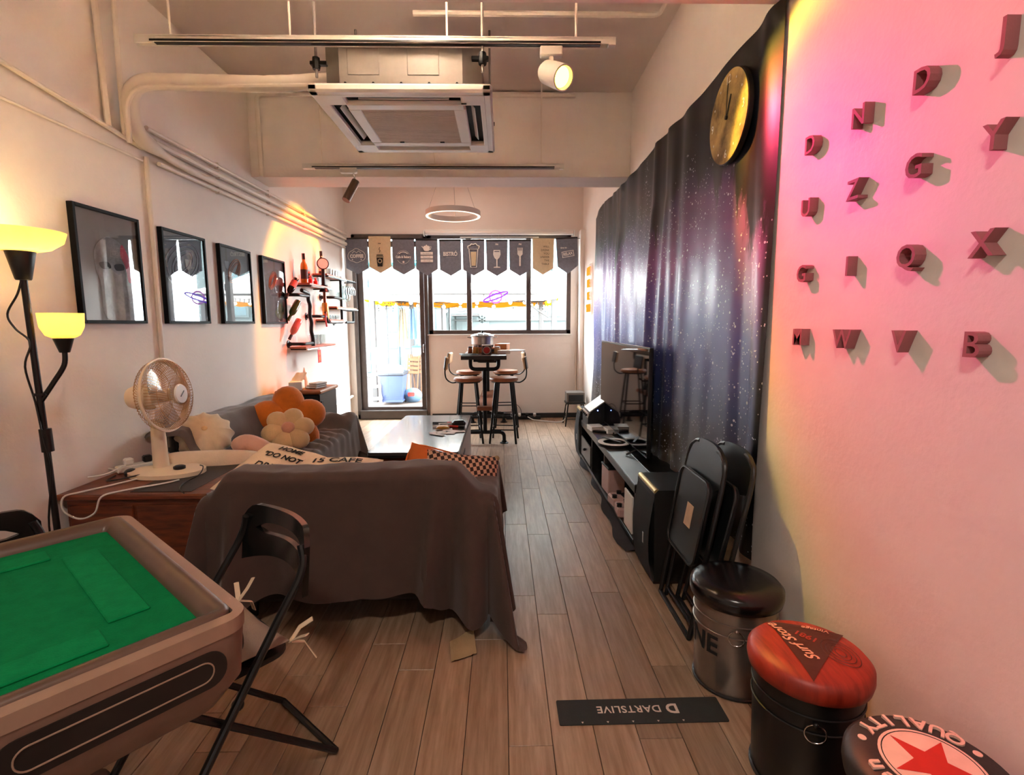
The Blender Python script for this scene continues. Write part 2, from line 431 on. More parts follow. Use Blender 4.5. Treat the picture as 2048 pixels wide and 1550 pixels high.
conduit('ceiling_conduit', [(-.55, 3.5, 3.32), (1.02, 3.5, 3.32), (1.02, 2.35, 3.32)], .018, 'thin painted conduit crossing the ceiling right of the air conditioner', 'pipe')
conduit('ceiling_conduit', [(XL + .03, 3.02, 2.47), (XL + .03, 3.0, 3.36)], .016, 'front upright conduit rising beside the big refrigerant pipe bend', 'pipe')
conduit('ceiling_conduit', [(XL + .03, 3.14, 2.46), (XL + .04, 3.14, 3.25), (XL + .4, 3.14, 3.36)], .014, 'rear upright conduit curving over to the ceiling above the pipe bend', 'pipe')
# insulated refrigerant pipe
t = thing('refrigerant_pipe', 'thick wrapped white pipe bending from the air conditioner down to the left wall', 'pipe', (-1.0, 3.2, 2.78))
o = Vector((-1.0, 3.2, 2.78))
pp = bend([(-.93, 3.22, 2.80), (-1.3, 3.2, 2.765), (-1.75, 3.16, 2.755), (-2.1, 3.1, 2.735), (-2.13, 3.16, 2.47), (-2.145, 3.6, 2.43), (-2.155, 7.3, 2.475)], .17, 10)
pr = [(.044 if p_.y < 3.3 else .026) + .004 * nz(i * .7, 3) for i, p_ in enumerate(pp)]
build('pipe_wrap', G().tube([p - o for p in pp], pr, 12), m_pipe, t)
build('drain_pipe', G().tube([p - o - Vector((0, .05, .05)) for p in bend([(-.98, 3.2, 2.79), (-1.75, 3.16, 2.76), (-2.08, 3.1, 2.74), (-2.11, 3.14, 2.45)], .15, 8)], .014, 8), m_pipe, t)
build('wrap_end', G().tube([(-.0, .02, .02), (.12, .03, .035)], [.047, .036], 12), m_pipe, t)

# air conditioner cassette
ax, ay, az = -.535, 3.37, 2.6
t = thing('air_conditioner', 'square ceiling cassette air conditioner hanging from rods', 'air conditioner', (ax, ay, az))
m_acb = mat('galvanised_casing', '#8f8882', .5, .35, var=(7, .12))
m_acd = mat('vent_black', '#16130f', .7, var=(20, .3))
hw = .43
octo = [(-hw + .1, -hw), (hw - .1, -hw), (hw, -hw + .1), (hw, hw - .1), (hw - .1, hw), (-hw + .1, hw), (-hw, hw - .1), (-hw, -hw + .1)]
cs = build('casing', G().prism(octo, .055, .30), m_acb, t)
for xx in (-.2, .12):
    build('access_panel', G().box((xx, -hw - .001, .17), (.17, .006, .14), .002), m_acb, cs)
for k in range(5):
    build('screw', G().lathe([(.008, 0), (.006, .004)], 8, M=Matrix.Translation((-.3 + .15 * k, -hw, .06)) @ Matrix.Rotation(R(90), 4, 'X')), m_blackm, cs)
fr = G()
for s in (-1, 1):
    fr.box((0, s * .46, .015), (.98, .06, .045), .012); fr.box((s * .46, 0, .015), (.06, .98, .045), .012)
pn = build('panel_frame', fr, m_white, t)
build('panel_plate', G().box((0, 0, .045), (.9, .9, .012)), m_acd, t)
ig = G()
for s in (-1, 1):
    ig.box((0, s * .30, .002), (.66, .07, .03), .006); ig.box((s * .30, 0, .002), (.07, .53, .03), .006)
    ig.box((0, s * .435, .006), (.9, .03, .03), .004); ig.box((s * .435, 0, .006), (.03, .9, .03), .004)
    for q in (-1, 1): ig.box((q * .385, s * .385, .006), (.14, .14, .032), .01)
build('inner_frame', ig, m_white, t)
for k, (cx, cy, w, d) in enumerate(((0, -.375, .5, .055), (0, .375, .5, .055), (-.375, 0, .055, .5), (.375, 0, .055, .5))):
    M = Matrix.Translation((cx, cy + (.012 if cy < 0 else 0), .016)) @ Matrix.Rotation(R(58 if k < 2 else 0) * (1 if cy < 0 else -1), 4, 'X') @ Matrix.Rotation(R(50 if k > 1 else 0) * (-1 if cx < 0 else 1), 4, 'Y')
    build('louvre', G().box((0, 0, 0), (w, d * .62, .006) if k < 2 else (w * .62, d, .006), .002, M), m_white, t)
gr = G()
for k in range(34): gr.box((0, -.26 + .52 * k / 33, -.004), (.53, .009, .012))
gr.box((0, 0, .006), (.53, .53, .006))
gl = build('intake_grille', gr, mat('intake_grey', '#cfbfae', .6, var=(9, .1)), t); gl['kind'] = 'stuff'
for s in (-.13, .14): build('grille_latch', G().box((s, .262, -.01), (.03, .014, .008), .002), m_blackm, t)
build('indicator', G().box((.33, -.35, -.012), (.03, .012, .006), .002), m_blackm, t)
for xx, yy in ((-hw - .03, -hw + .03), (hw + .01, -hw - .03), (-hw - .03, hw), (hw + .03, hw)):
    rd = build('hanging_rod', G().tube([(xx, yy, .1), (xx, yy, ZC - az)], .008, 8), m_acb, t)
    build('rod_bracket', G().box((xx * .97, yy, .17), (.09, .03, .02), .003).lathe([(.02, .14), (.024, .16), (.02, .2)], 8, (xx, yy, 0)), m_blackm, rd)

# lighting tracks
def track(x0, x1, y, z, label, rods, zr):
    t = thing('light_track', label, 'light track', (x0, y, z)); L = x1 - x0
    build('rail', G().box((L / 2, 0, .018), (L, .036, .012), .002).box((L / 2, .015, 0), (L, .006, .036), .001).box((L / 2, -.015, 0.004), (L, .006, .03), .001)
          .box((.05, 0, 0), (.1, .037, .037), .003).box((L - .02, 0, 0), (.04, .037, .037), .003), m_whitem, t)
    build('conductor', G().box((L / 2, -.0185, -.004), (L - .16, .004, .01)).box((L / 2, 0, -.008), (L - .16, .022, .012)), m_black, t)
    for rx in rods: build('hanger', G().tube([(rx, 0, .02), (rx, 0, zr - z)], .006, 6), m_pipe, t)
track(-1.9, .61, 2.9, 2.845, 'long white lighting track nearest the camera, in front of the air conditioner', (.18, .8, 1.62, 2.3), ZC)
track(-1.66, .53, 4.5, 2.684, 'far white lighting track hanging just before the beam face', (.16, 1.1, 2.0), ZC)
# lit projector spot on the near track
t = thing('track_spotlight', 'lit yellow spotlight on the near lighting track', 'spotlight', (.27, 2.9, 2.80))
build('adapter', G().box((0, 0, 0), (.12, .045, .05), .006), m_whitem, t)
build('stem', G().tube([(0, 0, -.02), (.0, -.02, -.08)], .012), m_whitem, t)
ld_loc = Vector((.05, -.1, -.17)); tgt = Vector((XR, 1.62, 1.80)) - Vector((.27, 2.9, 2.80))
q = (tgt - ld_loc).normalized().to_track_quat('-Z', 'Y').to_matrix().to_4x4()
Mh = Matrix.Translation(ld_loc) @ q
build('lamp_head', G().lathe([(.02, .17), (.045, .165), (.058, .14), (.062, .04), (.062, -.01), (.055, -.01), (.05, .03)], 28, M=Mh, cap=False), m_whitem, t)
build('lens', G().lathe([(.05, .012), (.035, .0), (.001, -.004)], 24, M=Mh), emit_mat('lens_glow', '#ffe04a', 9), t)
sp = light('sunset_projector', 'SPOT', ld_loc + (tgt - ld_loc).normalized() * .03, 150, (1, 1, 1), .03, None, t, spot_size=R(66), spot_blend=.08)
sp.rotation_euler = q.to_euler()
sunset_nodes(sp.data, [(0, (1, .03, .42)), (.3, (1, .04, .25)), (.68, (1, .09, .10)), (.84, (1, .3, .06)), (.95, (.65, .45, .05)), (1, (.35, .28, .03))], R(33))
# unlit spot on the far track
t = thing('track_spotlight', 'unlit slim cylinder spotlight on the far lighting track', 'spotlight', (-1.28, 4.5, 2.655))
build('adapter', G().box((0, 0, 0), (.14, .04, .045), .005), m_whitem, t)
build('stem', G().tube([(.04, 0, -.02), (.05, 0, -.08)], .008), m_chrome, t)
build('lamp_head', G().tube([(.06, -.01, -.09), (-.01, -.08, -.26)], .034, 16), mat('bronze_metal', '#8b7462', .4, .6, var=(10, .1)), t)
# second projector hidden above the beam, lighting the bottle rack
t = thing('wall_projector', 'small projector lamp on the ceiling behind the beam', 'spotlight', (-.5, 6.0, ZC))
build('mount', G().box((0, 0, -.03), (.1, .1, .06), .01), m_whitem, t)
build('lamp_head', G().tube([(0, 0, -.06), (-.05, -.01, -.15)], .04, 14), m_whitem, t)
sp = light('rack_projector', 'SPOT', (-.06, -.01, -.18), 430, (1, 1, 1), .05, None, t, spot_size=R(48), spot_blend=.22)
d = Vector((XL, 5.72, 1.72)) - Vector((-.56, 5.99, ZC - .18)); sp.rotation_euler = d.to_track_quat('-Z', 'Y').to_euler()
sunset_nodes(sp.data, [(0, (1, .12, .09)), (.45, (1, .12, .07)), (.7, (1, .15, .03)), (.85, (1, .3, .02)), (.95, (1, .42, .02)), (1, (.8, .4, .02))], R(24))
# ring pendant
t = thing('ring_pendant', 'white ring pendant lamp hanging before the window', 'pendant lamp', (-.54, 5.9, 2.565))
build('ring', G().ring(.305, .275, 0, .055, 56), m_whitem, t)
build('diffuser', G().ring(.302, .278, -.004, .002, 56), mat('pendant_diffuser', '#fff6ea', .5, emit='#ffe6cf', estr=1.2), t)
for k in range(3):
    a = R(90 + 120 * k); build('suspension_wire', G().tube([(.29 * math.cos(a), .29 * math.sin(a), .05), (0, 0, ZC - 2.565)], .0018, 5), m_chrome, t)
build('canopy', G().lathe([(.06, ZC - 2.565 - .03), (.06, ZC - 2.565)], 20), m_whitem, t)

# ------------------------------------------------------------------ framed pictures
m_fblack = mat('picture_frame_black', '#0b0a0a', .6, var=(20, .2), spec=.2)
m_pglass = glass_mat('picture_glass', (.9, .9, .9), 1.6)
def poster_mat(name, base, hi, accent, seed):
    m = bpy.data.materials.new(name); m.use_nodes = True; nt = m.node_tree; b = nt.nodes['Principled BSDF']; L = nt.links.new; b.inputs['Roughness'].default_value = .5
    tc = nt.nodes.new('ShaderNodeTexCoord'); mp = nt.nodes.new('ShaderNodeMapping'); mp.inputs['Location'].default_value = (seed, seed * 2, 0)
    L(tc.outputs['Object'], mp.inputs[0])
    n = nt.nodes.new('ShaderNodeTexNoise'); n.inputs['Scale'].default_value = 5; n.inputs['Detail'].default_value = 5; L(mp.outputs[0], n.inputs[0])
    r = nt.nodes.new('ShaderNodeValToRGB'); e = r.color_ramp.elements; e[0].position = .42; e[0].color = (*lin(base), 1); e[1].position = .72; e[1].color = (*lin(hi), 1)
    q = e.new(.8); q.color = (*lin(accent), 1); L(n.outputs[0], r.inputs[0]); L(r.outputs[0], b.inputs['Base Color'])
    return m
def picture(y0, y1, label, art, shapes):
    w, h = y1 - y0, .615
    t = thing('framed_picture', label, 'picture', (XL + .002, (y0 + y1) / 2, 1.69), group='black framed posters on the left wall')
    g = G()
    for s in (-1, 1):
        g.box((.016, s * (w / 2 - .009), 0), (.032, .018, h), .002); g.box((.016, 0, s * (h / 2 - .009)), (.032, w - .036, .018), .002)
    build('frame', g, m_fblack, t)
    ar = build('poster', G().box((.012, 0, 0), (.004, w - .03, h - .03)), art, t, smooth=0)
    for nm, gg, mm in shapes: build(nm, gg, mm, ar)
    build('picture_glass', G().box((.024, 0, 0), (.002, w - .034, h - .034)), m_pglass, t, smooth=0)
YZ = lambda y, z: frame((.0155, y, z), (0, 1, 0), (0, 0, 1))
m_pg = mat('poster_grey', '#a2a5ad', .7, var=(14, .5), bump=(30, .02)); m_pp = mat('poster_pink', '#e04a6c', .7, var=(14, .4)); m_pl = mat('poster_line', '#c3cbe8', .7, var=(30, .2)); m_po = mat('poster_orange', '#e88140', .7, var=(30, .3)); m_pdk = mat('poster_dark', '#1c1b1e', .7, var=(9, .4)); m_pwh = mat('poster_white', '#cfd2d4', .7, var=(15, .2))
def blob(pts, th=.0012): return G().prism([(p.x, p.y) for p in smooth_path([(a, b, 0) for a, b in pts], 5, True)], 0, th, YZ(0, 0))
sh1 = [('portrait_shape', blob([(-.1, .1), (0, .17), (.12, .12), (.14, 0), (.16, -.14), (.18, -.28), (-.06, -.28), (-.08, -.1), (-.11, 0)]), m_pg),
       ('hair_shape', G().prism([(p.x, p.y) for p in smooth_path([(.1, .14, 0), (.15, .06, 0), (.17, -.04, 0), (.13, -.07, 0), (.11, .02, 0), (.08, .08, 0)], 5, True)], .0012, .0022, YZ(0, 0)), m_pp),
       ('brow_shape', G().prism([(p.x, p.y) for p in smooth_path([(-.08, .02, 0), (-.02, .03, 0), (0, .0, 0), (-.06, -.01, 0)], 5, True)], .0012, .0022, YZ(0, 0)).prism([(p.x, p.y) for p in smooth_path([(.03, .02, 0), (.09, .03, 0), (.1, .0, 0), (.04, -.01, 0)], 5, True)], .0012, .0022, YZ(0, 0)), m_pdk)]
def loops(seed, mm, sc=1.0, cz=.1):
    rr = random.Random(seed); out = []
    for k in range(4):
        a = .05 + .03 * k; ph = rr.random() * .6
        pts = [YZ(0, 0) @ Vector((-.02 + (a + .06) * sc * math.cos(t_) * math.cos(ph), cz + a * sc * math.sin(t_) + .05 * math.cos(t_), .001)) for t_ in [2 * PI * j / 24 for j in range(24)]]
        out.append(('line_loop', G().tube(pts, .0022, 5, True), mm))
    return out
glassicon = lambda y, z, s: G().prism([(y - .035 * s, z + .05 * s), (y + .035 * s, z + .05 * s), (y + .028 * s, z), (y + .006 * s, z - .02 * s), (y + .006 * s, z - .07 * s), (y + .025 * s, z - .08 * s), (y - .025 * s, z - .08 * s), (y - .006 * s, z - .07 * s), (y - .006 * s, z - .02 * s), (y - .028 * s, z)], 0, .0012, YZ(0, 0))
picture(2.71, 3.19, 'dark framed poster nearest the lamp with a pale grey figure', poster_mat('poster_a', '#6b6766', '#7d7978', '#8a8685', 1), sh1)
picture(3.39, 3.875, 'second black framed poster with swirling pale lines and a glass', poster_mat('poster_b', '#2a3044', '#3a4258', '#555f7c', 4), loops(2, m_pl) + [('glass_shape', glassicon(.04, .08, 1.1), m_pwh)])
picture(4.065, 4.555, 'third black framed poster with an orange curl', poster_mat('poster_c', '#33302c', '#453e38', '#5a4c40', 8), loops(5, m_po, .6, .12) + [('glass_shape', glassicon(-.13, .14, .9), m_pg)])
picture(4.76, 5.25, 'black framed poster next to the bottle rack', poster_mat('poster_d', '#3a2c26', '#4c3a30', '#6d5546', 12), loops(9, m_po, .5, .1) + [('leaf_shape', blob([(0, -.2), (.15, -.1), (.2, -.2), (.1, -.26)]), mat('poster_green', '#5d7a4a', .7, var=(20, .4)))])

# ------------------------------------------------------------------ pipe bottle rack
RX = -2.04
t = thing('pipe_bottle_rack', 'black industrial pipe wine rack with wooden shelves on the left wall', 'wine rack', (XL, 6.1, 1.5))
o = Vector((XL, 6.1, 1.5)); rp = .017
def rpipe(pts, r=rp, name='pipe'): return build(name, G().tube([Vector(p) - o for p in bend(pts, .03, 4)], r, 10), m_blackm, t)
def flange(p, parent): 
    M = frame(Vector(p) - o, (0, 1, 0), (0, 0, 1)); build('flange', G().lathe([(.04, 0), (.04, .008), (.022, .012), (.022, .03)], 16, M=M), m_blackm, parent)
pz = rpipe([(RX, 5.32, 1.72), (RX, 5.5, 1.70), (RX, 5.48, 1.63), (RX, 5.53, 1.58), (RX, 5.50, 1.46), (RX, 5.55, 1.4), (RX, 5.52, 1.3), (RX, 5.56, 1.24), (RX, 5.56, 1.13)], .02)
for y, z in ((5.22, 1.67), (5.3, 1.175)):
    a = rpipe([(XL, y, z), (RX, y, z), (RX, 5.5 if z > 1.5 else 5.56, z)]); flange((XL, y, z), a)
a = rpipe([(RX, 6.6, 1.97), (RX, 6.6, 1.42)]); a = rpipe([(XL, 6.3, 1.70), (RX, 6.3, 1.70), (RX, 6.6, 1.70)]); flange((XL, 6.3, 1.70), a)
a = rpipe([(XL, 5.82, 1.465), (RX, 5.82, 1.465), (RX, 6.02, 1.465), (RX, 6.06, 1.40), (RX, 6.6, 1.40)]); flange((XL, 5.82, 1.465), a)
a = rpipe([(RX, 6.75, 1.40), (RX, 7.1, 1.40), (RX, 7.1, 1.56), (RX, 6.6, 1.56)]); flange((XL, 6.75, 1.40), a)
rpipe([(RX, 6.6, 1.95), (RX, 7.3, 1.95)], .008, 'glass_rail'); rpipe([(RX - .05, 6.6, 1.95), (RX - .05, 7.3, 1.95)], .008, 'glass_rail')
rpipe([(XL, 7.28, 1.95), (RX, 7.28, 1.95)], .01)
m_shelf = mat('rack_shelf_wood', '#9a5b3a', .5, var=(5, .35), stretch=(8, 1, 8))
for y0, y1, z in ((5.5, 6.15, 1.80), (6.05, 6.75, 1.95), (5.3, 6.25, 1.135), (6.08, 6.62, 1.425), (6.35, 7.22, 1.585)):
    s = build('shelf', G().box(Vector((XL + .095, (y0 + y1) / 2, z)) - o, (.17, y1 - y0, .02), .003), m_shelf, t)
    build('shelf_bar', G().tube([Vector((RX + .03, y0, z - .018)) - o, Vector((RX + .03, y1, z - .018)) - o], .009, 8), m_chrome, s)
    for yy in (y0 + .06, y1 - .06): build('shelf_bracket', G().tube([Vector((XL, yy, z - .018)) - o, Vector((RX + .03, yy, z - .018)) - o], .008, 8), m_blackm, s)
# things on the rack
def bottle(loc, h, label, mglass, mlab, mcap, r=.036, tilt=None, group='bottles on the pipe rack'):
    t = thing('wine_bottle', label, 'bottle', loc, rot=tilt, group=group)
    build('bottle_glass', G().lathe([(r * .9, 0), (r, .01), (r, h * .55), (r * .85, h * .65), (r * .4, h * .74), (r * .36, h * .97), (r * .42, h * .975), (r * .42, h)], 20), mglass, t)
    build('bottle_label', G().lathe([(r * 1.012, h * .14), (r * 1.012, h * .46)], 20, cap=False), mlab, t)
    build('bottle_cap', G().lathe([(r * .45, h * .8), (r * .46, h * 1.003), (.001, h * 1.006)], 16), mcap, t)
m_bdark = mat('bottle_dark_glass', '#1d1208', .12, spec=.6, var=(8, .3)); m_bamber = mat('bottle_amber', '#a9741f', .12, var=(8, .25), spec=.6); m_bgreen = mat('bottle_green', '#3d5326', .12, var=(8, .25), spec=.6); m_bgold = mat('bottle_gold_foil', '#c99646', .3, .6, var=(10, .2)); m_bpink = mat('bottle_rose', '#c8796a', .12, var=(8, .2), spec=.6)
m_lpink = mat('label_pink', '#c96d6a', .7, var=(20, .2)); m_lwh = mat('label_cream', '#d9cfbb', .7, var=(20, .15)); m_lbk = mat('label_black', '#241914', .6, var=(20, .3)); m_red = mat('red_lacquer', '#c22318', .45, var=(20, .15))
bottle((XL + .1, 5.57, 1.81), .31, 'tall amber wine bottle with dark and pink label on the upper rack shelf', m_bamber, m_lbk, m_bdark)
bottle((XL + .07, 6.2, 1.96), .27, 'dark bottle behind the round gauge on the top rack shelf', m_bdark, m_lwh, m_black)
bottle((XL + .11, 6.15, 1.435), .27, 'gold foil sparkling bottle on the middle rack shelf', m_bgold, m_bgold, m_bpink)
for k, (y, z, mm, ml, lab) in enumerate(((5.42, 1.71, m_bdark, m_lpink, 'topmost slanted bottle cradled on the zigzag pipe'), (5.44, 1.49, m_bgreen, m_bgreen, 'green slanted bottle in the middle of the zigzag pipe'), (5.44, 1.30, m_bpink, m_lpink, 'lowest slanted rose bottle cradled on the zigzag pipe'))):
    bottle((RX - .05, y - .10, z + .12), .25, lab, mm, ml, m_black if k != 1 else m_bgreen, .034, (R(142), R(14), 0))
def lath(name, prof, label, cat, loc, m, group=None, n=18, rot=None): return solo(name, G().lathe(prof, n, cap=False), m, label, cat, loc, group=group, rot=rot)
tumbler = [(.001, 0), (.03, 0), (.033, .01), (.036, .085), (.034, .085), (.03, .008), (.001, .006)]
stem = [(.03, 0), (.03, .003), (.005, .008), (.004, .07), (.01, .078), (.034, .11), (.037, .15), (.03, .19), (.029, .19), (.035, .15), (.032, .112), (.004, .082)]
ORD = ('leftmost', 'second from left', 'third from left', 'fourth from left', 'fifth from left', 'rightmost')
def ordl(k, n, base): return base + ', ' + ('rightmost' if k == n - 1 else ORD[k])
for k, y in enumerate((6.35, 6.45, 6.55, 6.65)): lath('glass_tumbler', tumbler, ordl(k, 4, 'clear tumbler on the top rack shelf'), 'glass', (XL + .1, y, 1.96), m_glassware, 'tumblers on the top rack shelf')
for k, (y, xx) in enumerate(((5.97, .09), (6.05, .12), (6.1, .06))): lath('glass_tumbler', [(r * .8, z * 1.2) for r, z in tumbler], ordl(k, 3, 'tall ribbed glass at the right end of the upper rack shelf'), 'glass', (XL + xx, y, 1.81), m_glassware, 'tall glasses on the upper rack shelf')
for k, y in enumerate((5.7, 5.8, 5.9, 6.02)): lath('glass_tumbler', [(r, z * 1.35) for r, z in tumbler], ordl(k, 4, 'tall clear glass on the lowest rack shelf'), 'glass', (XL + .1, y, 1.146), m_glassware, 'tall glasses on the lowest rack shelf')
for k, y in enumerate((6.28, 6.38, 6.48, 6.56)): lath('glass_tumbler', [(r * .8, z * .6) for r, z in tumbler], ordl(k, 4, 'small shot glass on the middle rack shelf'), 'glass', (XL + .11, y, 1.436), m_glassware, 'shot glasses on the middle rack shelf')
for k, y in enumerate((6.72, 6.84, 6.96, 7.08)): lath('wine_glass', stem, ordl(k, 4, 'upright wine glass on the right rack shelf'), 'glass', (XL + .1, y, 1.596), m_glassware, 'wine glasses standing on the right rack shelf')
for k, y in enumerate((6.72, 6.82, 6.92, 7.02, 7.12, 7.22)): lath('wine_glass', [(r, -z) for r, z in stem], ordl(k, 6, 'wine glass hanging upside down from the rack rail'), 'glass', (RX - .025, y, 1.962), m_glassware, 'wine glasses hanging from the rack rail')
t = thing('gauge_ornament', 'round black and white dial on a stand on the rack', 'gauge', (RX + .0, 5.98, 1.81))
Mg = frame((0, 0, .25), (.35, 1, 0), (0, 0, 1)); Mg = Matrix.Translation((0, 0, .25)) @ Matrix.Rotation(R(90), 4, 'X') @ Matrix.Rotation(R(25), 4, 'Y')
build('dial_case', G().lathe([(.06, -.025), (.065, -.01), (.065, .02), (.055, .022)], 28, M=Mg), m_black, t)
build('dial_face', G().lathe([(.055, .0225), (.001, .0235)], 28, M=Mg), m_paper, t)
build('stand', G().tube([(0, 0, 0), (0, 0, .19)], .02, 10).lathe([(.045, 0), (.045, .012)], 16), m_blackm, t)
for k, (y, xx, h) in enumerate(((5.68, .12, .07), (5.76, .08, .12), (5.84, .12, .06))):
    t = thing('spirit_miniature', ('small red topped flask beside the tall wine bottle', 'narrow dark flask in the middle of the upper rack shelf', 'small red lacquer jar on the upper rack shelf')[k], 'bottle', (XL + xx, y, 1.81))
    build('flask', G().lathe([(.024, 0), (.026, .01), (.026, h * .7), (.01, h * .9), (.01, h)], 14), (m_red, m_bdark, m_red)[k], t); build('stopper', G().ball((0, 0, h + .01), .013), m_bpink, t)
t = thing('copper_dispenser', 'copper spirit dispenser with round top hanging from the rack', 'dispenser', (RX + .02, 5.93, 1.40))
m_cop = mat('aged_copper', '#7e4029', .35, .8, var=(14, .3))
build('dispenser_pipe', G().tube([(0, 0, .1), (0, 0, .36)], .016, 12), m_cop, t); build('dispenser_dome', G().lathe([(.055, .34), (.05, .36), (.03, .385), (.001, .39)], 20), m_blackm, t)
build('dispenser_spout', G().tube([(0, 0, .1), (.0, 0, .02), (0, .03, -.05)], .01, 8), m_red, t); build('dispenser_tank', G().lathe([(.03, .12), (.035, .14), (.035, .2), (.03, .22)], 16), m_bgold, t)
t = thing('red_packet_tag', 'red paper charm with gold characters hanging under the rack', 'ornament', (RX + .04, 5.62, 1.1))
build('tag_paper', G().box((0, 0, -.07), (.004, .095, .14), .001), m_red, t)
v, f = text('春', .05, .001); M1 = frame((.0026, 0, -.045), (0, -1, 0), (0, 0, 1)); M1 = frame((0, -.0, 0), (0, 1, 0), (0, 0, 1))
g = G(); g.add(*text('春', .048, .001), M=frame((.0028, 0, -.045), (0, 1, 0), (0, 0, 1))); g.add(*text('喜', .048, .001), M=frame((.0028, 0, -.1), (0, 1, 0), (0, 0, 1)))
build('tag_print', g, mat('gold_print', '#e6a23c', .5, .3, var=(30, .1)), t, smooth=0); build('tag_cord', G().tube([(0, 0, 0), (0, 0, .03)], .003, 6), m_red, t)
conduit('wall_pipe', [(XL + .03, 5.9, .33), (XL + .03, YB - .02, .345)], .018, 'horizontal white pipe low on the left wall by the door', 'pipe')

# ------------------------------------------------------------------ floor lamp
t = thing('floor_lamp', 'black two-light floor lamp with glowing cream bowl shades', 'floor lamp', (-1.97, 2.2, 0))
m_lblk = mat('lamp_black', '#1c1613', .4, .3, var=(20, .3))
m_shade = translucent_mat('opal_shade', '#f6e2b0', .6)
build('lamp_base', G().lathe([(.13, 0), (.13, .012), (.11, .022), (.02, .03), (.015, .06)], 28), m_lblk, t)
build('pole', G().tube([(0, 0, .02), (-.008, 0, .9), (-.02, .0, 1.58)], .0125, 12).tube([(-.003, 0, .83), (-.005, 0, .93)], .022, 12).tube([(-.01, 0, 1.075), (-.01, 0, 1.085)], .025, 12), m_lblk, t)
hd = build('shade_holder', G().lathe([(.025, 1.56), (.028, 1.565), (.052, 1.685), (.05, 1.69)], 20, (-.02, 0, 0)), m_lblk, t)
build('upper_shade', G().lathe([(.05, 1.675), (.10, 1.688), (.142, 1.72), (.155, 1.76), (.152, 1.76), (.138, 1.724), (.098, 1.693), (.05, 1.68)], 36, (-.02, 0, 0), cap=False), m_shade, t)
build('side_arm', G().tube(smooth_path([(-.008, 0, 1.05), (.03, .03, 1.13), (.06, .055, 1.2), (.065, .06, 1.26)]), .01, 10), m_lblk, t)
build('side_holder', G().lathe([(.018, 1.255), (.02, 1.26), (.038, 1.32), (.036, 1.325)], 18, (.065, .06, 0)), m_lblk, t)
build('lower_shade', G().lathe([(.034, 1.315), (.06, 1.33), (.076, 1.365), (.08, 1.425), (.077, 1.425), (.072, 1.365), (.056, 1.335), (.034, 1.32)], 30, (.065, .06, 0), cap=False), m_shade, t)
build('lamp_cord', G().tube(smooth_path([(-.02, -.01, 1.56), (-.035, -.02, 1.5), (-.075, -.03, 1.42), (-.06, -.02, 1.36), (-.012, -.013, 1.3), (-.03, -.03, 1.2), (-.02, -.014, 1.05), (.0, -.02, .9), (.012, -.012, .75), (-.02, -.02, .5), (0, -.015, .3), (.01, -.01, .05)]), .004, 6), m_lblk, t)
m_bulb = emit_mat('bulb_glow', '#ffd98a', 14)
for (x, y, z) in ((-.02, 0, 1.735), (.065, .06, 1.385)): build('bulb', G().ball((x, y, z), .026, (1, 1, 1.15)), m_bulb, t)
light('lamp_bulb_upper', 'POINT', (-.02, 0, 1.73), 10, (1, .72, .36), .04, None, t)
light('lamp_bulb_lower', 'POINT', (.065, .06, 1.39), 7, (1, .72, .36), .03, None, t)

# ================================================================== lounge furniture
m_cloth = mat('grey_brown_throw', '#4c3b34', .95, bump=(220, .12), var=(9, .14), sheen=.25)
m_clothin = mat('throw_underside', '#a08a66', .95, bump=(220, .12), var=(12, .15))
def drape(g, x0, x1, y0, y1, zf, ov, seed, step=.026, flare=.07, amp=.16, nf=5, wr=.006, floor=.012, ridges=()):
    """cloth laid over a block: the overhang falls down each side, corners gather into cone folds"""
    L_, R_, F_, B_ = ov
    na = int((x1 - x0 + .9 * 2) / step); U = []
    nb = int((y1 - y0 + .9 * 2) / step)
    def P(u, v):
        # rectangular cloth whose overhang differs per side
        tb = min(max((v * (y1 - y0 + F_(.5) + B_(.5)) - F_(.5)) / (y1 - y0), 0), 1); ta = min(max((u * (x1 - x0 + L_(.5) + R_(.5)) - L_(.5)) / (x1 - x0), 0), 1)
        a = x0 - L_(tb) + u * (x1 - x0 + L_(tb) + R_(tb)); b = y0 - F_(ta) + v * (y1 - y0 + F_(ta) + B_(ta))
        cx, cy = min(max(a, x0), x1), min(max(b, y0), y1); dx, dy = a - cx, b - cy; d = math.hypot(dx, dy); z0 = zf(cx, cy)
        if d < 1e-6:
            return (a, b, z0 + wr * nz(a * 7, b * 7, seed) + wr * .8 * nz(a * 15 + 3, b * 5, seed))
        ux, uy = dx / d, dy / d; r = .05; q = r * PI / 2
        if d < q: out, drop = r * math.sin(d / r), r * (1 - math.cos(d / r))
        else: out, drop = r + (d - q) * flare, r + (d - q) * .995
        if abs(dx) > 1e-6 and abs(dy) > 1e-6:
            an = math.atan2(abs(dy), abs(dx)); w = math.sin(2 * an)
            out += d * (w * .10 + amp * w * math.sin(nf * an * 2 + seed))
        else:
            s = a if abs(dy) > 1e-6 else b
            e = min(abs(s - x0), abs(s - x1)) if abs(dy) > 1e-6 else min(abs(s - y0), abs(s - y1))
            k = min(e / .25, 1)
            out += drop * (.035 * nz(s * 3.2, seed) + .06 * k * math.sin(s * 9 + seed + 3 * nz(s * 2, 5)) * min(drop * 2.2, 1)) + .006 * nz(s * 9, drop * 5, seed)
        if abs(dy) > 1e-6 and dy < 0 and ridges:
            out += sum(am * math.exp(-((a - c_ - sl * drop) / w_) ** 2) for c_, w_, am, sl in ridges) * min(drop * 2.2, 1)
        z = z0 - drop
        if z < floor:
            ex = floor - z; z = floor + .006 + .006 * nz(a * 12, b * 12, seed + 4); out += ex * .75
        return (cx + ux * out, cy + uy * out, z)
    g.grid(na, nb, P)
    return g
def sstep(a, b, x): t = min(max((x - a) / (b - a), 0), 1); return t * t * (3 - 2 * t)
